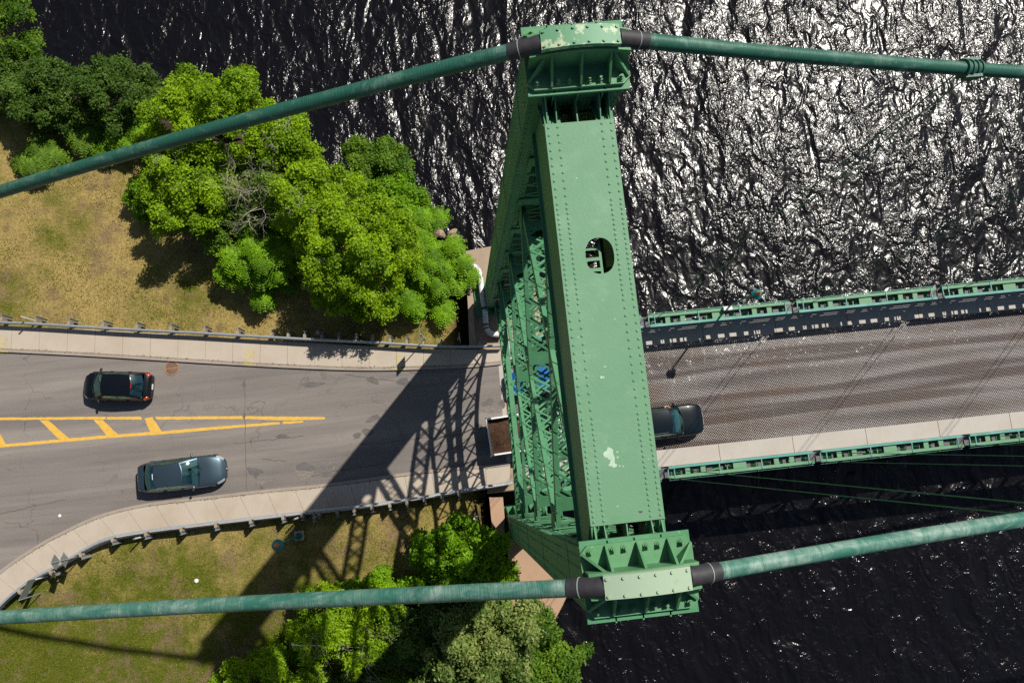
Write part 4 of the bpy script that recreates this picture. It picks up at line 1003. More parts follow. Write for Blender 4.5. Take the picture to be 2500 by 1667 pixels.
# ================================================================== VEHICLES
def sstep(x): x = max(0, min(1, x)); return x*x*(3-2*x)
def interp(tab, x):
    for (a_, va), (b_, vb) in zip(tab, tab[1:]):
        if x <= b_: return lerp(va, vb, (x-a_)/(b_-a_))
    return tab[-1][1]
def car(name, label, cat, paint, L, W, H, top, wid, cab, loc, rz, driver=False, group=None, crown=.05, rails=False, face='oval'):
    """top/wid: tables over 0 (rear) .. 1 (front); cab: x fractions and heights of the greenhouse"""
    t_ = thing(name, label, cat, loc, rz, group)
    hl = L/2; fs = [0, .012, .04, .09, .15, .22, .3, .38, .46, .54, .62, .7, .77, .84, .9, .945, .975, .992, 1.0]
    X = lambda f: -hl+L*f
    rings = []
    for f in fs:
        z = interp(top, f); wv = W/2*interp(wid, f); cr = crown*(.4+.6*min(1, (1-abs(2*f-1))*4))
        zb_ = .24+.08*(1-sstep(min(f, 1-f)*12)); zm = lerp(zb_, z, .62)
        half = [(0, zb_), (wv*.86, zb_), (wv*.965, zb_+.08), (wv, zm-.06), (wv*.985, zm+.07), (wv*.93, z-.035), (wv*.86, z), (wv*.6, z+cr*.7), (wv*.3, z+cr*.95), (0, z+cr)]
        rings.append([V(X(f), y, zz) for y, zz in half]+[V(X(f), -y, zz) for y, zz in half[-2:0:-1]])
    n = len(rings[0]); mb = MB()
    xwb, xwt, xrt, xrb = [X(q) for q in cab['x']]; zr = H; wb, wt = W/2*cab['w'][0], W/2*cab['w'][1]
    vs_ = [q for r in rings for q in r]
    fa = [(i*n+k, i*n+(k+1) % n, (i+1)*n+(k+1) % n, (i+1)*n+k) for i in range(len(rings)-1) for k in range(n)
          if not (fs[i] > cab['x'][3]-.02 and fs[i+1] < cab['x'][0]+.0 and 6 <= k <= 11)]
    fa += [tuple(range(n-1, -1, -1)), tuple((len(rings)-1)*n+k for k in range(n))]
    mb.add(vs_, fa, True); body = mb.build('body', paint, t_, local=True, autosmooth=55)
    sub = body.modifiers.new('smooth', 'SUBSURF'); sub.levels = 1; sub.render_levels = 2
    zt = lambda x: interp(top, (x+hl)/L)
    # greenhouse surfaces
    def wind(u, v): return V(lerp(xwb-cab['bow'][0]*u*u, xwt-cab['bow'][1]*u*u, v), u*lerp(wb*.97, wt, v), lerp(zt(xwb)+.015, zr-.03-.045*u*u, v)+.05*math.sin(math.pi*v)*.6)
    def rear(u, v): return V(lerp(xrb+cab['bow'][2]*u*u, xrt+cab['bow'][3]*u*u, v), u*lerp(wb*.95, wt*.98, v), lerp(zt(xrb)+.015, zr-.04-.045*u*u, v)+.04*math.sin(math.pi*v))
    us = [-1+k/5 for k in range(11)]
    def band(fn, u0, u1, v0, v1, nu=10, nv=5, off=V(0, 0, 0)): return [[fn(lerp(u0, u1, i/nu), lerp(v0, v1, j/nv))+off for j in range(nv+1)] for i in range(nu+1)]
    mb = MB(); mb.grid(band(wind, -.93, .93, .02, .97)); mb.build('windscreen', 'glass', t_, local=True)
    mb = MB(); mb.grid(band(rear, -.88, .88, .08, .95)); mb.build('rear_window', 'glass', t_, local=True)
    def side(s, a_, v):                      # a 0 rear .. 1 front
        p0 = rear(s, v); p1 = wind(s, v); q = p0.lerp(p1, a_); q.y += s*.035*math.sin(math.pi*a_)*(1-v*.4); q.z += (.03*math.sin(math.pi*a_))*v; return q
    A_ = cab['pillars']
    for s in (-1, 1):
        for a0, a1 in A_:
            mb = MB(); mb.grid([[side(s, lerp(a0, a1, i/4), lerp(.06, .92, j/4)) for j in range(5)] for i in range(5)]); mb.build('side_window', 'glass', t_, local=True)
    mb = MB()                                # pillars, roof frame and roof skin
    edges = [0]+[q for ab in A_ for q in ab]+[1]
    for s in (-1, 1):
        for a0, a1 in zip(edges[::2], edges[1::2]):
            mb.grid([[side(s, lerp(a0, a1, i/2), lerp(0, 1, j/6))+V(0, s*.006, 0) for j in range(7)] for i in range(3)])
        mb.grid([[side(s, i/10, v)+V(0, s*.006, 0) for v in (.9, .95, 1)] for i in range(11)]); mb.grid([[side(s, i/10, v)+V(0, s*.004, 0) for v in (-.06, .02, .075)] for i in range(11)])
        mb.grid(band(wind, s*.91, s*1.0, 0, 1, 2, 6, V(.004, 0, .006))); mb.grid(band(rear, s*.86, s*1.0, 0, 1, 2, 6, V(-.004, 0, .006)))
    mb.grid(band(wind, -1, 1, .955, 1.0, 10, 2, V(.003, 0, .005))); mb.grid(band(rear, -1, 1, .93, 1.0, 10, 2, V(-.003, 0, .005)))
    rf = []
    for i in range(9):
        a_ = i/8; r = []
        for u in us:
            p0, p1 = rear(u, 1), wind(u, 1); q = p0.lerp(p1, a_); q.y += math.copysign(.035*math.sin(math.pi*a_)*abs(u), u)*.6 if u else 0
            q.z += (.03*math.sin(math.pi*a_))+.006; r.append(q)
        rf.append(r)
    mb.grid(rf); mb.build('roof', paint, t_, local=True, autosmooth=60)
    if cab.get('visor'):
        pass
    mb = MB(); mb.grid([[wind(u, -.0)+V(.0+dx, 0, dz) for dx, dz in ((-.01, .012), (.10, .0), (.14, -.012))] for u in us]); cowl = mb.build('cowl', 'trim', t_, local=True)
    for s in (-1, 1):
        m2 = MB(); m2.bar(wind(.55*s-.5, .0)+V(.05, 0, .03), wind(.45*s+.28, .10)+V(.05, 0, .02), .025, .02); m2.build('wiper', 'trim', t_, local=True)
    # interior
    xs1, xs2 = lerp(xwt, xrt, .22), lerp(xwt, xrt, .75); zs_ = .33
    mi = MB()
    for sx, wds in ((xs1, (-.36, .36)), (xs2, (-.4, 0, .4))):
        for yq in wds:
            mi.hexa([(sx-.22, yq-.24, zs_), (sx+.3, yq-.24, zs_), (sx+.3, yq+.24, zs_), (sx-.22, yq+.24, zs_)], [(sx-.2, yq-.22, zs_+.24), (sx+.3, yq-.22, zs_+.28), (sx+.3, yq+.22, zs_+.28), (sx-.2, yq+.22, zs_+.24)])
            mi.hexa([(sx-.3, yq-.23, zs_+.2), (sx-.12, yq-.23, zs_+.2), (sx-.12, yq+.23, zs_+.2), (sx-.3, yq+.23, zs_+.2)], [(sx-.46, yq-.19, zs_+.74), (sx-.33, yq-.19, zs_+.74), (sx-.33, yq+.19, zs_+.74), (sx-.46, yq+.19, zs_+.74)])
            mi.box(sx-.47, sx-.37, yq-.11, yq+.11, zs_+.77, min(zs_+.93, H-.14))
    mi.build('seats', 'seat', t_, local=True)
    md = MB(); zd = zt(xwb)-.06
    md.grid([[V(xwb-.02-.1*u*u, u*wb*.9, zd+.03), V(lerp(xwb, xwt, .35)-.05*u*u, u*wb*.93, zd+.04), V(lerp(xwb, xwt, .62), u*wb*.93, zd-.03), V(lerp(xwb, xwt, .66), u*wb*.93, zd-.3)] for u in us]); 
    md.box(xs1-.3, lerp(xwb, xwt, .66), -.11, .11, .3, .62)
    dash = md.build('dashboard', 'dash', t_, local=True)
    ms = MB(); c_ = V(lerp(xwb, xwt, .74), .36, zd+.02); a1_, a2_ = V(0, 1, 0), V(.42, 0, .9)
    ms.tube([c_+a1_*.18*math.cos(q)+a2_*.18*math.sin(q) for q in np.linspace(0, 2*math.pi, 25)], .016, 6, False); ms.bar(c_-a1_*.17, c_+a1_*.17, .04, .03); ms.bar(c_, c_+V(.18, 0, -.1), .05, .05)
    ms.build('steering_wheel', 'trim', t_, local=True)
    MB().box(X(.1), X(.9), -W*.42, W*.42, .20, .30).build('underbody', 'trim', t_, local=True)
    # mirrors, lamps, plates, wheels
    for s in (-1, 1):
        mm = side(s, .93, .05); mb = MB()
        mb.bar(mm+V(.0, -s*.03, .0), mm+V(.0, s*.1, .03), .05, .05); mb.hexa([mm+V(-.07, s*.07, -.03), mm+V(.07, s*.07, -.03), mm+V(.02, s*.25, -.02), mm+V(-.09, s*.25, -.02)], [mm+V(-.07, s*.07, .10), mm+V(.06, s*.07, .10), mm+V(.0, s*.25, .09), mm+V(-.09, s*.25, .09)])
        o_ = mb.build('door_mirror', cab.get('mirror', paint), t_, local=True); bv = o_.modifiers.new('bevel', 'BEVEL'); bv.width = .03; bv.segments = 2
        # headlamps laid on the corner of the nose
        f0, f1 = cab['head']
        P_ = []
        for i in range(6):
            f = lerp(f0, f1, i/5); z = interp(top, f); wv = W/2*interp(wid, f); P_.append([V(X(f)+.006, s*wv*lerp(cab['hw'][0], cab['hw'][1], i/5)*1.0, z+.024), V(X(f)+.008, s*wv*.925, z-.012), V(X(f)+.012, s*wv*1.0, z-.11)])
        mb = MB(); mb.grid(P_); hb = mb.build('headlight', 'lamp_glass', t_, local=True)
        P_ = []
        g0, g1 = cab['tail']
        for i in range(6):
            f = lerp(g0, g1, i/5); z = interp(top, f); wv = W/2*interp(wid, f); P_.append([V(X(f)-.008, s*wv*lerp(cab['tw'][0], cab['tw'][1], i/5), z+.02), V(X(f)-.008, s*wv*.93, z-.012), V(X(f)-.01, s*wv*1.005, z-.2)])
        mb = MB(); mb.grid(P_); tb = mb.build('taillight', 'tail', t_, local=True)
        if cab.get('amber'):
            f = g1*.5; z = interp(top, f); wv = W/2*interp(wid, f); MB().dome((X(f)-.01, s*wv*.86, z+.02), (-.5, 0, 1), .05, .03).build('indicator', 'amber', tb, local=True)
        for f in cab['wheels']:
            whl = MB(); wx = X(f); rw = cab['rw']; yo = s*(W/2*interp(wid, f)+.006)
            whl.tube([(wx, yo-s*.24, rw), (wx, yo-s*.22, rw), (wx, yo-s*.02, rw), (wx, yo, rw)], [rw-.03, rw, rw, rw-.04], 24); wh = whl.build('wheel', 'tyre', t_, local=True)
            r_ = MB(); r_.cyl((wx, yo-s*.01, rw), (0, s, 0), rw*.62, .018, 16); r_.build('rim', 'rim', wh, local=True)
            ar = MB(); ar.cyl((wx, yo-s*.3, rw+.01), (0, s, 0), rw+.05, .298, 24); ar.build('wheel_arch', 'trim', body, local=True)
        for hx_ in cab['handles']:
            p_ = side(s, hx_, -.14); MB().bar(p_+V(-.09, s*.035, -.02), p_+V(.09, s*.035, -.02), .03, .035).build('door_handle', paint, t_, local=True)
    zf = interp(top, .97); mb = MB(); wv = W/2*interp(wid, .992)
    mb.grid([[V(X(1.0)+.012-.10*u*u, u*wv*.62, zf-.12), V(X(1.0)+.02-.10*u*u, u*wv*.62, zf-.28)] for u in us]); gr = mb.build('grille', 'trim', t_, local=True)
    mb = MB(); mb.bar((X(1)+.02, -.5*wv, zf-.11), (X(1)+.02, .5*wv, zf-.11), .03, .02); mb.dome((X(1)+.025, 0, zf-.14), (1, 0, .4), .06, .02); mb.build('badge', 'rim', gr, local=True)
    mb = MB(); zrp = interp(top, 0)+cab.get('platez', -.1); mb.plate([(X(0)-.03, -.16, zrp-.07), (X(0)-.03, .16, zrp-.07), (X(0)-.012, .16, zrp+.07), (X(0)-.012, -.16, zrp+.07)], (-1, 0, .15), .012); mb.build('number_plate', 'plate', t_, local=True)
    p_ = rear(0, .97); MB().bar(p_+V(-.01, -.16, .02), p_+V(-.01, .16, .02), .03, .02).build('brake_light', 'tail' if cab.get('amber') else 'plate', t_, local=True)
    mb = MB(); c2 = rear(.0, 1.0)+V(.22, 0, .03); mb.cyl(c2, (-.5, 0, .5), .012, .18, 6); mb.build('antenna', 'trim', t_, local=True)
    if rails:
        for s in (-1, 1): MB().tube([side(s, q, 1)+V(0, -s*.06, .045) for q in np.linspace(.08, .92, 9)], .018, 6).build('roof_rail', 'trim', t_, local=True)
    return t_
# dark hatchback heading left
a_, b_ = U(372, 944, .7), U(202, 941, .7); mid = (a_+b_)/2
car('hatchback_car', 'small black hatchback with red taillights near the storm drain', 'car', 'car_black', 3.9, 1.72, 1.5,
    [(0, .80), (.02, .93), (.06, 1.0), (.5, .97), (.74, .96), (.86, .88), (.95, .74), (1, .55)], [(0, .72), (.02, .82), (.08, .95), (.25, 1), (.7, 1), (.86, .96), (.95, .82), (.985, .66), (1, .56)],
    dict(x=(.835, .66, .235, .075), w=(.90, .70), bow=(.20, .12, .20, .12), pillars=[(.14, .44), (.48, .88)], head=(.91, .985), hw=(.86, .76), tail=(.02, .08), tw=(.80, .84), wheels=(.18, .82), rw=.29, handles=(.3, .68), amber=True, platez=-.12, mirror='trim'),
    (mid.x, mid.y, 0), math.atan2(b_.y-a_.y, b_.x-a_.x))
a_, b_ = U(340, 1168, .6), U(552, 1144, .6); mid = (a_+b_)/2
car('sedan_car', 'blue grey metallic sedan with sunlit hood near the south kerb', 'car', 'car_gray', 4.9, 1.84, 1.46,
    [(0, .80), (.02, .93), (.1, 1.0), (.2, 1.0), (.5, .94), (.72, .95), (.84, .87), (.94, .74), (1, .55)], [(0, .68), (.015, .76), (.06, .90), (.2, .98), (.5, 1), (.75, 1), (.88, .94), (.95, .79), (.985, .62), (1, .5)],
    dict(x=(.735, .545, .225, .09), w=(.88, .66), bow=(.20, .14, .16, .10), pillars=[(.12, .44), (.47, .86)], head=(.90, .975), hw=(.86, .80), tail=(.01, .05), tw=(.82, .86), wheels=(.19, .82), rw=.32, handles=(.34, .66), platez=-.1),
    (mid.x, mid.y, 0), math.atan2(b_.y-a_.y, b_.x-a_.x))
fr = U(1716, 1021, .75); 
suv = car('dark_car', 'near black car on the steel grid beside the tower', 'car', 'car_navy', 4.7, 1.92, 1.6,
    [(0, .95), (.02, 1.05), (.1, 1.08), (.5, 1.03), (.72, 1.05), (.86, 1.0), (.95, .90), (1, .66)], [(0, .84), (.02, .9), (.08, .97), (.3, 1), (.75, 1), (.9, .97), (.965, .88), (.99, .79), (1, .72)],
    dict(x=(.735, .565, .13, .04), w=(.87, .70), bow=(.22, .12, .10, .06), pillars=[(.10, .42), (.46, .90)], head=(.965, .994), hw=(.90, .84), tail=(.01, .04), tw=(.78, .8), wheels=(.19, .81), rw=.35, handles=(.3, .66)),
    (fr.x-2.35, fr.y, 0.008), R_(.6), rails=True)
fr = U(1238, 933, .8)
car('blue_car', 'bright blue car behind the green lacing of the tower', 'car', 'car_blue', 4.3, 1.76, 1.55,
    [(0, .85), (.02, 1.0), (.06, 1.04), (.5, 1.0), (.76, 1.0), (.87, .94), (.96, .78), (1, .58)], [(0, .76), (.02, .86), (.08, .96), (.3, 1), (.75, 1), (.88, .95), (.95, .82), (.985, .68), (1, .58)],
    dict(x=(.80, .63, .15, .05), w=(.89, .70), bow=(.20, .12, .14, .08), pillars=[(.12, .44), (.48, .88)], head=(.90, .985), hw=(.7, .62), tail=(.015, .06), tw=(.76, .8), wheels=(.18, .82), rw=.31, handles=(.3, .68)),
    (fr.x+2.15, fr.y, 0.006), math.pi+R_(1))

# driver of the dark car: seated body grown from one skinned skeleton, left forearm on the window sill
def skin_person(name, label, loc, rz):
    t_ = thing(name, label, 'person', loc, rz)
    J = {}; vs_, es_, rs_ = [], [], []
    def jv(k, p, r, par=None):
        J[k] = len(vs_); vs_.append(p); rs_.append(r)
        if par: es_.append((J[par], J[k]))
    jv('pelvis', (0, 0, .1), .15); jv('waist', (-.03, 0, .28), .135, 'pelvis'); jv('chest', (-.08, 0, .48), .15, 'waist'); jv('collar', (-.09, 0, .58), .10, 'chest'); jv('neck', (-.08, 0, .66), .055, 'collar'); jv('chin', (-.05, 0, .73), .07, 'neck'); jv('head', (-.055, 0, .82), .095, 'chin'); jv('crown', (-.06, 0, .89), .075, 'head')
    jv('shl', (-.09, .19, .55), .07, 'collar'); jv('ell', (.06, .40, .47), .05, 'shl'); jv('fal', (.20, .37, .50), .042, 'ell'); jv('wrl', (.32, .30, .53), .03, 'fal'); jv('hal', (.38, .26, .535), .035, 'wrl')
    jv('shr', (-.09, -.19, .55), .07, 'collar'); jv('elr', (.08, -.25, .35), .05, 'shr'); jv('wrr', (.33, -.12, .45), .03, 'elr'); jv('har', (.39, -.09, .47), .035, 'wrr')
    for s, nm in ((1, 'l'), (-1, 'r')):
        jv('kn'+nm, (.46, s*.14, .16), .075, 'pelvis'); jv('an'+nm, (.72, s*.13, -.18), .045, 'kn'+nm); jv('to'+nm, (.88, s*.13, -.16), .04, 'an'+nm)
    for s, nm, base in ((1, 'l', (.38, .26, .535)), (-1, 'r', (.39, -.09, .47))):
        for i, (dy, ln) in enumerate(((-.03, .062), (-.01, .075), (.01, .07), (.03, .055))):
            a1 = (base[0]+.04, base[1]+dy, base[2]); jv('f%s%d' % (nm, i), a1, .0095, 'ha'+nm); jv('g%s%d' % (nm, i), (a1[0]+ln*.5, a1[1]-s*.004, a1[2]-.012), .009, 'f%s%d' % (nm, i)); jv('h%s%d' % (nm, i), (a1[0]+ln*.75, a1[1]-s*.004, a1[2]-.04), .008, 'g%s%d' % (nm, i))
        jv('t'+nm, (base[0]+.015, base[1]-s*.045, base[2]-.01), .011, 'ha'+nm); jv('u'+nm, (base[0]+.05, base[1]-s*.06, base[2]-.025), .009, 't'+nm)
    me = bpy.data.meshes.new('body'); me.from_pydata(vs_, es_, []); o = bpy.data.objects.new('body', me); COL.objects.link(o); o.parent = t_
    me.materials.append(MAT['skin'])
    sk = o.modifiers.new('skin', 'SKIN'); sk.use_smooth_shade = True
    for i, r in enumerate(rs_): me.skin_vertices[0].data[i].radius = (r, r); me.skin_vertices[0].data[i].use_root = (i == 0)
    ss = o.modifiers.new('smooth', 'SUBSURF'); ss.levels = 1; ss.render_levels = 2
    mb = MB(); mb.tube([(0, 0, .02), (-.03, 0, .25), (-.08, 0, .46), (-.09, 0, .56), (-.085, 0, .61)], [.19, .175, .20, .16, .075], 18)
    for s, q in ((1, (.0, .315, .505)), (-1, (.03, -.23, .42))): mb.tube([(-.09, s*.15, .545), (-.085, s*.2, .55), q], [.09, .088, .066], 12)
    mb.build('shirt', 'shirt', t_, local=True)
    mb = MB(); mb.lathe((-.075, 0, .8), [(.098, -.02), (.108, .05), (.085, .12), (.04, .15), (0, .155)], 16); mb.build('hair', 'hair', t_, local=True)
    for s in (1, -1):
        mb = MB(); mb.dome((.035, s*.033, .815), (1, s*.3, 0), .012); mb.build('eye', 'trim', t_, local=True)
        mb = MB(); mb.dome((-.06, s*.095, .80), (0, s, 0), .028, .02); mb.build('ear', 'skin', t_, local=True)
    mb = MB(); mb.tube([(.035, 0, .815), (.062, 0, .785), (.045, 0, .775)], [.008, .015, .008], 6); mb.build('nose', 'skin', t_, local=True)
    mb = MB(); mb.bar((.038, -.022, .745), (.038, .022, .745), .012, .01); mb.build('mouth', 'tail', t_, local=True)
    return t_
dl = V(fr.x, 0, 0); ang = R_(.6); f2 = U(1716, 1021, .75)
skin_person('person', 'driver with bare arm resting on the dark car window sill', (f2.x-2.35+.12, f2.y+.52, .52), ang)

# dump truck with a heap of mulch
def truck():
    rl, fl_ = U(1192, 1022, 1.35), U(1196, 1112, 1.35); c0_ = (rl+fl_)/2; w_ = (rl-fl_).length
    t_ = thing('dump_truck', 'tipper truck with white rimmed open bed full of brown mulch', 'truck', (c0_.x, c0_.y, 0), R_(2.5))
    hw_ = w_/2; Lb = 3.5; zb_ = .82; zt = 1.35
    mb = MB()
    for s in (-1, 1): mb.box(0, Lb, *sorted((s*hw_, s*(hw_-.05))), zb_, zt-.03)
    mb.box(0, .05, -hw_+.05, hw_-.05, zb_, zt-.03); mb.box(Lb-.05, Lb, -hw_+.05, hw_-.05, zb_, zt+.35); mb.box(0, Lb, -hw_, hw_, zb_-.06, zb_-.002)
    for i in range(6):
        for s in (-1, 1): mb.box(.1+i*.65, .18+i*.65, *sorted((s*(hw_+.001), s*(hw_+.05))), zb_, zt-.04)
    bed = mb.build('cargo_bed', 'steel_dark', t_, local=True)
    mb = MB()
    for s in (-1, 1): mb.box(-.04, Lb, *sorted((s*(hw_-.065), s*(hw_+.03))), zt-.028, zt+.03)
    mb.box(-.04, .055, -hw_+.07, hw_-.07, zt-.028, zt+.03)
    for s in (-1, 1): mb.box(-.07, .02, *sorted((s*(hw_-.02), s*(hw_+.07))), zt-.25, zt+.08)
    mb.build('bed_rim', 'white', bed, local=True)
    nn = 34; P_ = []
    for i in range(nn+1):
        r = []
        for j in range(nn+1):
            x = lerp(.06, Lb-.06, i/nn); y = lerp(-hw_+.06, hw_-.06, j/nn); e = min(1, min(x-.06, Lb-.06-x, y+hw_-.06, hw_-.06-y)/.9)
            r.append(V(x, y, zt-.42+.42*sstep(e)+.05*math.sin(x*5+y*3)+.04*math.sin(y*9-x*4)+random.uniform(-.02, .02)))
        P_.append(r)
    MB().grid(P_).build('mulch', 'mulch', t_, local=True, autosmooth=0)
    mb = MB()
    for s in (-1, 1): mb.box(-.1, 5.6, *sorted((s*.35, s*.45)), .5, .74)
    mb.build('chassis', 'trim', t_, local=True)
    xc = Lb+.25
    mb = MB(); ring = []
    for x, z, wv in ((0, .55, .92), (0, 1.95, .86), (.35, 2.1, .84), (1.1, 2.1, .84), (1.55, 1.35, .92), (2.5, 1.2, .88), (2.62, .6, .86)): ring.append((xc+x, z, wv))
    mb.add([(x, -wv, z) for x, z, wv in ring]+[(x, wv, z) for x, z, wv in ring], [tuple(range(7)), tuple(range(13, 6, -1))]+[(i, (i+1) % 7, 7+(i+1) % 7, 7+i) for i in range(7)])
    cb = mb.build('cab', 'white', t_, local=True); bv = cb.modifiers.new('bevel', 'BEVEL'); bv.width = .07; bv.segments = 3
    MB().plate([(xc+1.15, -.76, 2.06), (xc+1.15, .76, 2.06), (xc+1.56, .82, 1.38), (xc+1.56, -.82, 1.38)], (.8, 0, .5), .03).build('windscreen', 'glass', t_, local=True)
    for s in (-1, 1):
        MB().plate([(xc+.35, s*.895, 1.4), (xc+1.3, s*.9, 1.4), (xc+1.05, s*.87, 1.95), (xc+.35, s*.87, 1.95)], (0, s, .1), .02).build('side_window', 'glass', t_, local=True)
        MB().box(xc+2.6, xc+2.66, *sorted((s*.5, s*.78)), .8, 1.0).build('headlight', 'lamp_glass', t_, local=True)
        MB().box(-.06, -.02, *sorted((s*.7, s*.95)), .6, .75).build('taillight', 'tail', t_, local=True)
        m2 = MB(); m2.box(xc+1.3, xc+1.38, *sorted((s*.95, s*1.15)), 1.35, 1.7); m2.build('door_mirror', 'trim', t_, local=True)
        for wx, yo in ((.9, .98), (2.1, .98), (5.6, .9)):
            whl = MB(); whl.tube([(wx, s*(yo-.3), .45), (wx, s*(yo-.28), .45), (wx, s*(yo-.02), .45), (wx, s*yo, .45)], [.4, .45, .45, .4], 22); wh = whl.build('wheel', 'tyre', t_, local=True)
            MB().cyl((wx, s*(yo-.01), .45), (0, s, 0), .25, .02, 14).build('rim', 'rim', wh, local=True)
truck()

# ================================================================== TREES
def leaf_mesh(name, P, Nrm, size, m, parent, elong=1.5, tint=None, org=V(0, 0, 0), up=None):
    n = len(P); r = rng.normal(size=(n, 3)); Nrm = Nrm/np.linalg.norm(Nrm, axis=1, keepdims=True)
    a = np.cross(Nrm, r) if up is None else up-Nrm*np.sum(up*Nrm, axis=1, keepdims=True)
    a /= np.linalg.norm(a, axis=1, keepdims=True)+1e-9; b_ = np.cross(Nrm, a)
    s = size[:, None] if hasattr(size, '__len__') else size
    bend = Nrm*s*.16
    v0 = P-a*s*elong*.5; v1 = P+b_*s*.36-bend*-.5; v2 = P+a*s*elong*.5-bend; v3 = P-b_*s*.36-bend*-.5
    vs_ = np.stack([v0, v1, v2, v3], 1).reshape(-1, 3)-np.array(org)
    me = bpy.data.meshes.new(name); me.vertices.add(4*n); me.vertices.foreach_set('co', vs_.ravel().astype('f4'))
    me.loops.add(4*n); me.loops.foreach_set('vertex_index', np.arange(4*n, dtype='i4'))
    me.polygons.add(n); me.polygons.foreach_set('loop_start', np.arange(0, 4*n, 4, dtype='i4'))
    me.update(calc_edges=True)
    at = me.attributes.new('tint', 'FLOAT', 'FACE')
    at.data.foreach_set('value', (rng.random(n) if tint is None else tint).astype('f4'))
    me.materials.append(MAT[m]); o = bpy.data.objects.new(name, me); COL.objects.link(o)
    if parent is not None: o.parent = parent
    ORG[o.name] = Vector(org); return o
def limbs(mb, p, d, r, ln, depth, spread=.6, droop=0.0, rr=random):
    q = p; pts, rs = [p.copy()], [r]
    for i in range(3):
        d = (d+V(rr.uniform(-1, 1), rr.uniform(-1, 1), rr.uniform(-.6, .8))*.22+V(0, 0, -droop)).normalized(); q = q+d*ln/3; pts.append(q.copy()); rs.append(r*(1-.18*(i+1)))
    mb.tube(pts, rs, 6 if r > .03 else 4, False)
    if depth > 0:
        for k in range(rr.choice((2, 3, 3))):
            nd = (d+V(rr.uniform(-1, 1), rr.uniform(-1, 1), rr.uniform(-.3, .6))*spread*1.3).normalized(); limbs(mb, pts[rr.choice((2, 3, 3))], nd, r*.56, ln*rr.uniform(.55, .8), depth-1, spread, droop, rr)
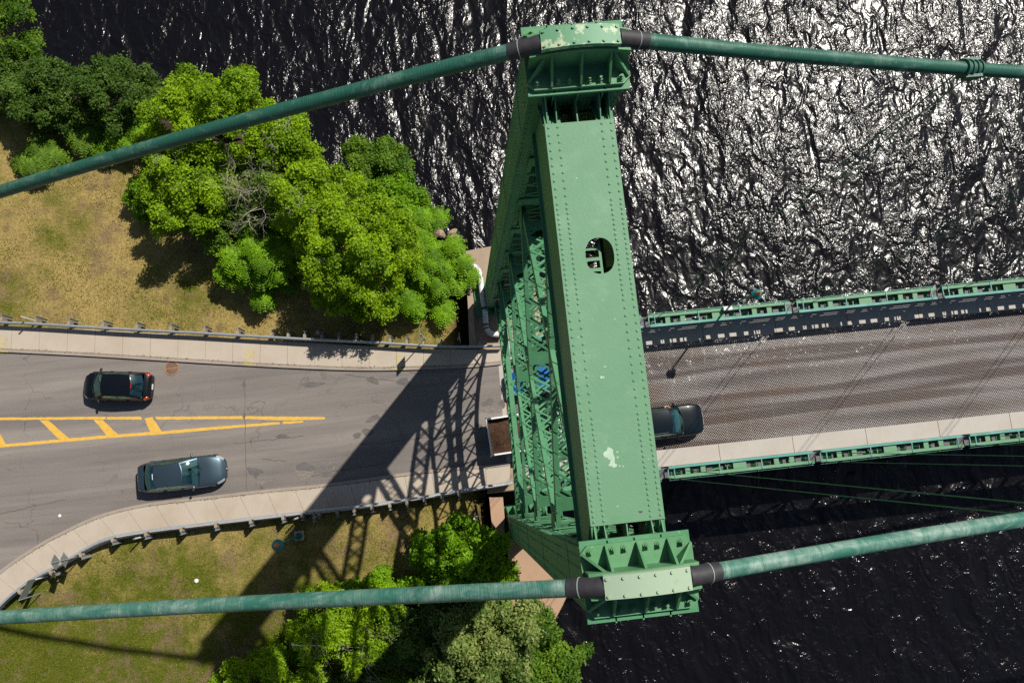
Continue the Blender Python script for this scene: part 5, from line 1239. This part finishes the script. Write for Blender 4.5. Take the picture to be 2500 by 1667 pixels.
def tree(kind, label, px, z, rx, ry, hgt, m, leafs, group, name='tree', cat='tree', clumps=26, size=.12, seed=0, dead=None):
    """crown centred on pixel px at height z, radii rx, ry, half height hgt (m)"""
    rr = random.Random(seed*13+5); R2 = np.random.default_rng(seed*7+3)
    c = U(*px, z); gz = max(ground(c.x, c.y), WZ-.2); base = V(c.x+rr.uniform(-.3, .3), c.y+rr.uniform(-.3, .3), gz)
    t_ = thing(name, label, cat, base, 0, group)
    mb = MB(); top_ = c+V(0, 0, hgt*.1); tr_ = .05+.035*max(rx, ry)
    if kind != 'shrub':
        bend = V(rr.uniform(-.3, .3), rr.uniform(-.3, .3), 0)
        pts = spline([base-V(0, 0, .3), base.lerp(top_, .4)+bend, top_], 3); mb.tube(pts, [lerp(tr_*1.3, tr_*.5, i/(len(pts)-1)) for i in range(len(pts))], 9)
        st = base.lerp(top_, .5)
    else: st = base
    # many small leaf clumps over a ragged dome
    cs = []; nc = max(6, int((2.6 if kind != 'sumac' else 2.6)*math.pi*rx*ry*clumps/22)); ph = [rr.uniform(0, 6.28) for _ in range(6)]
    for k in range(nc):
        a_ = 2.39996*k+rr.uniform(-.5, .5); rho = math.sqrt((k+.5)/nc)*(1+.13*math.sin(3*a_+ph[0])+.10*math.sin(5*a_+ph[1])+rr.uniform(-.10, .13)+(rr.uniform(.05, .22) if rr.random() < .12 else 0))
        x, y = rx*rho*math.cos(a_), ry*rho*math.sin(a_)
        dz = hgt*(1.05*math.sqrt(max(.03, 1-.86*min(1.05, rho)**2))-.15)+.30*hgt*(math.sin(1.9*x+ph[2])*math.sin(1.7*y+ph[3])+.6*math.sin(3.3*x+ph[4]+2*y))+rr.uniform(-.42, .34)*hgt*.7
        cs.append(V(c.x+x, c.y+y, c.z+dz))
        if rho > .6 and rr.random() < .55: cs.append(V(c.x+x*.97, c.y+y*.97, c.z-hgt*rr.uniform(.15, .75)))
    for q in cs[::max(1, len(cs)//26)]:
        md_ = st.lerp(q, .5)+V(0, 0, .15); mb.tube([st, md_, q], [tr_*.42, tr_*.28, .012], 5, False)
    mb.build('trunk', 'bark', t_)
    cl = np.array([tuple(q) for q in cs]); rc = np.array([rr.uniform(.20, .50) for _ in cs]); rw = rc**1.7; rw /= rw.sum()
    if kind == 'sumac':
        # rosettes of drooping pinnate fronds
        Pn, Nn, Un, Tn, Sn = [], [], [], [], []
        for q, r in zip(cl, rc):
            for i_ in range(max(2, int(leafs*1.25/len(cl)/75))):
                dr = R2.normal(size=3); dr[2] = abs(dr[2])+.3; dr /= np.linalg.norm(dr); tip = q+dr*r*np.array([1, 1, .7])*R2.uniform(.6, 1.1)
                nf = R2.integers(7, 11); a0 = R2.uniform(0, 6.28); tt = R2.uniform(.15, 1)
                for k in range(nf):
                    a_ = a0+k*2*math.pi/nf+R2.uniform(-.15, .15); L_ = R2.uniform(.42, .72); hd_ = np.array([math.cos(a_), math.sin(a_), 0])
                    sd_ = np.array([-hd_[1], hd_[0], 0])
                    for j in range(1, 6):
                        f = j/5.0; p_ = tip+hd_*L_*f+np.array([0, 0, .10*f-.30*f*f*L_*2])
                        for sgn in (-1, 1):
                            Pn.append(p_+sd_*sgn*.085*(1.15-f*.6)); Un.append(sd_*sgn+hd_*.5); Nn.append(np.array([0, 0, 1])+sd_*sgn*.25+R2.normal(size=3)*.12); Tn.append(min(1, max(0, tt+R2.normal()*.12))); Sn.append(size*1.35*(1.1-f*.45))
        leaf_mesh('foliage', np.array(Pn), np.array(Nn), np.array(Sn), m, t_, 1.5, np.array(Tn), base, np.array(Un))
    else:
        n = leafs; idx = R2.integers(0, len(cl), n); dr = R2.normal(size=(n, 3)); dr /= np.linalg.norm(dr, axis=1, keepdims=True)
        dr[:, 2] = np.where(R2.random(n) < .72, np.abs(dr[:, 2]), dr[:, 2])
        # twig sprays: leaves gather in small tufts on each clump
        nt_ = max(40, n//9); tid = R2.integers(0, nt_, n); tclump = R2.choice(len(cl), nt_, p=rw); tdir = R2.normal(size=(nt_, 3)); tdir /= np.linalg.norm(tdir, axis=1, keepdims=True)
        tdir[:, 2] = np.where(R2.random(nt_) < .75, np.abs(tdir[:, 2]), tdir[:, 2])
        trad = 1-np.abs(R2.normal(size=nt_))*.28+R2.normal(size=nt_)*.06; tp = cl[tclump]+tdir*(rc[tclump]*trad)[:, None]*np.array([1.12, 1.12, .95])
        P_ = tp[tid]+R2.normal(size=(n, 3))*(size*.95)
        Nn = tdir[tid]*.55+R2.normal(size=(n, 3))*.55+np.array([0, 0, .75])
        tint = np.clip(.5+.22*R2.normal(size=nt_)[tid]+.12*R2.normal(size=n)+.20*R2.normal(size=len(cl))[tclump[tid]], 0, 1)
        leaf_mesh('foliage', P_, Nn, size*R2.uniform(.7, 1.25, n), m, t_, 1.45, tint, base)
    for (dx, dy, dz, ln) in (dead or []):
        m2 = MB(); p_ = V(c.x+dx, c.y+dy, c.z+dz); limbs(m2, p_, V(rr.uniform(-.6, .6), rr.uniform(-.6, .6), .5), .030, ln*.95, 4, .75, .0, rr); m2.build('dead_branch', 'dead', t_)
    return t_
s_ = 2500/2352
def T(kind, label, x, y, r, z, m, leafs, group, ry=None, h=None, **kw):
    kw['clumps'] = kw.get('clumps', 25 if kind != 'sumac' else 8)+(8 if kind != 'sumac' and r > 60 else 0)
    if kind != 'sumac': leafs = int(leafs*2.2)
    r *= 1.05; ry = ry*1.06 if ry else ry
    k_ = r*s_/41.0*(47.5-z)/47.5; tree(kind, label, (x*s_, y*s_), z, k_, (ry or r)*s_/41.0*(47.5-z)/47.5, h or k_*.8, m, leafs, group, **kw)
GN = 'trees on the north bank'; GS = 'trees and shrubs on the south bank'
T('tree', 'mid green tree beyond the dark trees, farthest upstream on the bank', 2, 70, 68, 1.5, 'leaf_mid', 9000, GN, ry=90, seed=1)
T('tree', 'dark green tree hugging the bank farthest from the tower', 25, 200, 62, .8, 'leaf_dark', 7500, GN, seed=2)
T('tree', 'round dark green tree above the isolated sumac shrub', 122, 225, 82, .8, 'leaf_dark', 11500, GN, ry=80, seed=3)
T('tree', 'dark green tree at the water beside the tall lime tree', 275, 225, 82, 1.0, 'leaf_dark', 11500, GN, ry=72, seed=4)
T('sumac', 'low bright sumac shrub between the dark trees and the cable', 312, 312, 46, .3, 'leaf_bright', 6500, GN, name='sumac_shrub', cat='shrub', clumps=8, size=.12, seed=5)
T('sumac', 'small sumac shrub in front of the round dark green tree', 205, 300, 38, .2, 'leaf_mid', 4000, GN, name='sumac_shrub', cat='shrub', clumps=6, size=.12, seed=6, h=.5)
T('sumac', 'isolated sumac shrub standing alone in the dry grass', 100, 365, 36, .1, 'leaf_mid', 4200, GN, name='sumac_shrub', cat='shrub', clumps=7, size=.12, seed=7, h=.5)
T('sumac', 'tiny sumac shrub beside the bare path, almost touching the cable', 245, 345, 22, 0, 'leaf_bright', 1800, GN, name='sumac_shrub', cat='shrub', clumps=4, size=.12, seed=8, h=.4)
T('tree', 'tall lime green tree crossed by the cable beside the black water', 490, 285, 128, 3.2, 'leaf_lime', 21000, GN, ry=98, clumps=24, seed=9, dead=[(.6, -.8, .9, .8)])
T('tree', 'small lime green spur crown jutting from the tall lime tree', 548, 200, 34, 3.8, 'leaf_lime', 3600, GN, clumps=7, seed=10)
T('tree', 'lime tree with grey dead twigs overhanging the open dry lawn', 445, 440, 92, 2.6, 'leaf_lime', 13500, GN, ry=100, clumps=18, seed=11, dead=[(.2, .8, 1.2, 1.0), (1.7, -.3, .9, 1.2), (-.4, .2, 1.4, .7)])
T('tree', 'lime tree with bare twigs between the cable and the water', 655, 330, 72, 3.0, 'leaf_lime', 9500, GN, seed=12, dead=[(.5, .6, .9, .9), (-.3, -.5, 1.0, .7)])
T('tree', 'dead grey tree skeleton with sparse olive leaves among lime trees', 590, 455, 60, 2.8, 'leaf_olive', 1600, GN, ry=55, seed=13, dead=[(0, 0, .5, 1.7), (.3, -.5, .4, 1.6), (-.5, .1, .5, 1.5), (.4, .4, .5, 1.3), (-.2, -.8, .3, 1.5), (.7, -.2, .4, 1.4)])
T('tree', 'bright lime tree amid the grove between dead skeleton and water', 735, 480, 105, 3.2, 'leaf_lime', 16500, GN, ry=95, clumps=22, seed=14, dead=[(-.2, -.9, 1.6, 1.0), (.2, -.7, 1.6, .7)])
T('tree', 'large sunlit lime tree, the lime crown nearest the tower', 835, 590, 122, 3.0, 'leaf_lime', 21000, GN, ry=108, clumps=26, seed=15, dead=[(-1.4, .3, 1.2, .8)])
T('tree', 'low lime green tree casting shade on the north guardrail', 790, 690, 62, 1.0, 'leaf_lime', 6500, GN, ry=40, clumps=10, seed=16)
T('tree', 'mid green bush leaning farthest out over the water', 868, 385, 66, .4, 'leaf_mid', 8500, GN, ry=62, seed=17)
T('tree', 'fresh green bush between the leaning bush and large lime tree', 905, 470, 62, .8, 'leaf_bright', 8000, GN, ry=58, seed=18)
T('tree', 'small dark bush at the waterline beside the fresh green bush', 955, 470, 24, -2.5, 'leaf_mid', 1800, GN, clumps=6, seed=19)
T('sumac', 'sumac thicket on the slope directly above the shore rocks', 950, 540, 58, .3, 'leaf_bright', 9500, GN, name='sumac_shrub', cat='shrub', clumps=12, size=.12, seed=20, ry=62)
T('sumac', 'sumac shrub growing against the north pier and white pipe', 1010, 635, 62, .4, 'leaf_bright', 10500, GN, name='sumac_shrub', cat='shrub', clumps=13, size=.12, seed=21, ry=78)
T('sumac', 'largest sumac thicket, at the dry lawn edge of the grove', 615, 605, 88, .6, 'leaf_bright', 14500, GN, name='sumac_shrub', cat='shrub', clumps=17, size=.12, seed=22, ry=66)
T('sumac', 'sumac shrub nearest the guardrail between pier and low lime tree', 925, 690, 58, .3, 'leaf_bright', 7500, GN, name='sumac_shrub', cat='shrub', clumps=10, size=.12, seed=23, ry=36)
T('tree', 'bright undergrowth bush at the outer foot of the grove', 348, 450, 44, .4, 'leaf_bright', 5000, GN, seed=24, ry=50)
T('tree', 'shaded mid green tree behind the largest sumac thicket', 520, 520, 72, .8, 'leaf_mid', 7500, GN, seed=25, ry=58)
T('tree', 'mid green tree filling the gap behind the dead skeleton', 640, 420, 80, 1.2, 'leaf_mid', 8500, GN, seed=26)
T('tree', 'rich green tree beside the narrow tan wing wall', 1050, 1295, 102, 1.6, 'leaf_bright', 15500, GS, ry=76, clumps=20, seed=31, size=.16)
T('tree', 'rich green tree crown next to the brown soil under lacing shadow', 1012, 1258, 55, 2.0, 'leaf_bright', 6500, GS, ry=42, clumps=9, seed=44)
T('shrub', 'small bright shrub peeping over the pale cable on the lawn', 870, 1345, 55, .3, 'leaf_bright', 5200, GS, ry=34, name='shrub', cat='shrub', clumps=9, seed=32)
T('tree', 'lime tree with grey dead branches beneath the pale cable', 800, 1425, 112, 1.6, 'leaf_lime', 15000, GS, ry=74, clumps=18, seed=33, dead=[(0, -.9, 1.0, 1.6), (-.4, -1.2, .9, 1.5), (.4, -.6, 1.0, 1.3)])
T('tree', 'lime green tree standing where the tower leg shadow ends', 640, 1550, 105, 1.0, 'leaf_lime', 12500, GS, ry=62, clumps=15, seed=34)
T('tree', 'dark green tree in tower shade between lime and willow trees', 965, 1440, 100, 1.0, 'leaf_dark', 11000, GS, ry=88, seed=35)
T('tree', 'pale olive willow with flickering leaves beside the south pier', 1110, 1455, 125, 1.4, 'leaf_olive', 21000, GS, ry=95, clumps=24, seed=36, size=.15)
T('tree', 'green crown reaching over the stained south pier edge', 1225, 1425, 56, .6, 'leaf_mid', 6500, GS, ry=38, clumps=9, seed=37, size=.15)
T('tree', 'grey green tree standing over the water past the south pier', 1255, 1535, 66, -.5, 'leaf_mid', 8500, GS, ry=62, seed=38, size=.15)
T('tree', 'second olive tree beyond the pale willow, farther from the pier', 1080, 1570, 105, 1.0, 'leaf_olive', 14000, GS, ry=55, clumps=16, seed=39, size=.15)
T('tree', 'shaded mid green tree between dead branches and second olive tree', 880, 1570, 85, .6, 'leaf_mid', 8500, GS, ry=52, seed=40, dead=[(.9, .3, .9, .9)])
T('tree', 'small bright green tree between wing wall and pale cable', 1132, 1352, 34, .6, 'leaf_bright', 5200, GS, ry=42, seed=41)
T('tree', 'mid green tree farthest from the road behind the lime trees', 760, 1640, 100, .8, 'leaf_mid', 6000, GS, ry=60, seed=42)

# grass tufts on the lawns and along the joints
n = 170000
gx_ = rng.uniform(-33, -2.5, n); gy_ = rng.uniform(-16.5, 17, n)
NBx = np.array([(p.x, p.y) for p in NB]); SBx = np.array([(p.x, p.y) for p in SB]); o_ = np.argsort(SBx[:, 0])
yn = np.interp(gx_, NBx[:, 0], NBx[:, 1])+.28; ys2 = np.interp(gx_, SBx[o_, 0], SBx[o_, 1])-.3
I_ = np.clip(np.searchsorted(xs, gx_)-1, 0, len(xs)-2); J_ = np.clip(np.searchsorted(ys, gy_)-1, 0, len(ys)-2); gz_ = hz[I_, J_]; sdv = sd[I_, J_]
clump = np.sin(gx_*1.9+1.3*np.sin(gy_*1.1))*np.sin(gy_*2.3+1.7*np.sin(gx_*.7))+.7*np.sin(gx_*.5+gy_*.8)
ok = ((gy_ > yn) | (gy_ < ys2)) & (sdv > 2.0) & (rng.random(n) < .55+.3*clump)
P_ = np.stack([gx_, gy_, gz_+.03], 1)[ok]; k_ = len(P_)
Nn = rng.normal(size=(k_, 3))*np.array([1, 1, .5])+np.array([0, 0, .9]); tint = np.clip(.55-.30*clump[ok]+.25*rng.normal(size=k_)-.2*(P_[:, 1] < 0), 0, 1)
g_ = leaf_mesh('lawn_grass', P_, Nn, rng.uniform(.025, .06, k_), 'grass', None, 2.2, tint); struct(g_, 'stuff')
Pj = []
for A in (NK2, SK2):
    for p in resample(A, .05):
        if -40 < p.x < -1.5 and rng.random() < .45+.4*math.sin(p.x*1.3)*math.sin(p.x*.37): Pj.append((p.x+rng.normal()*.02, p.y+rng.normal()*.03, .14))
Pj = np.array(Pj); k_ = len(Pj)
g_ = leaf_mesh('kerb_weeds', Pj, rng.normal(size=(k_, 3))+np.array([0, 0, .8]), rng.uniform(.035, .085, k_), 'grass', None, 1.8, np.clip(rng.normal(size=k_)*.2+.2, 0, 1)); struct(g_, 'stuff')
# bare primer patches where the green paint has peeled off the strut cover
def chip(cx, cy, rx, ry, seed_):
    random.seed(seed_); mb = MB(); sheet(mb, blob(cx, cy, rx, ry, 0, 26, .3), 32.162+.0007*seed_); return mb.build('peeled_patch', 'primer', strut)
MAT['primer'] = simple('bare_pale_primer', (.42, .56, .42), .7, var=.12, vscale=9)
for a_ in ((1488, 1108, 11, 17, 1), (1496, 1132, 9, 9, 2), (1507, 1103, 2.5, 2, 3), (1508, 1116, 2.5, 2, 4), (1513, 1137, 2, 2, 5), (1521, 1138, 2.5, 1.5, 6), (1470, 921, 5, 3.5, 7), (1477, 895, 3, 2, 8)): chip(*a_)
MAT['rust_spot'] = simple('rust_spot', (.10, .06, .05), .9)
random.seed(3); mb = MB(); sheet(mb, blob(1564, 1249, 4, 3, 0, 18, .4), 32.1635); mb.build('rust_stain', 'rust_spot', strut)
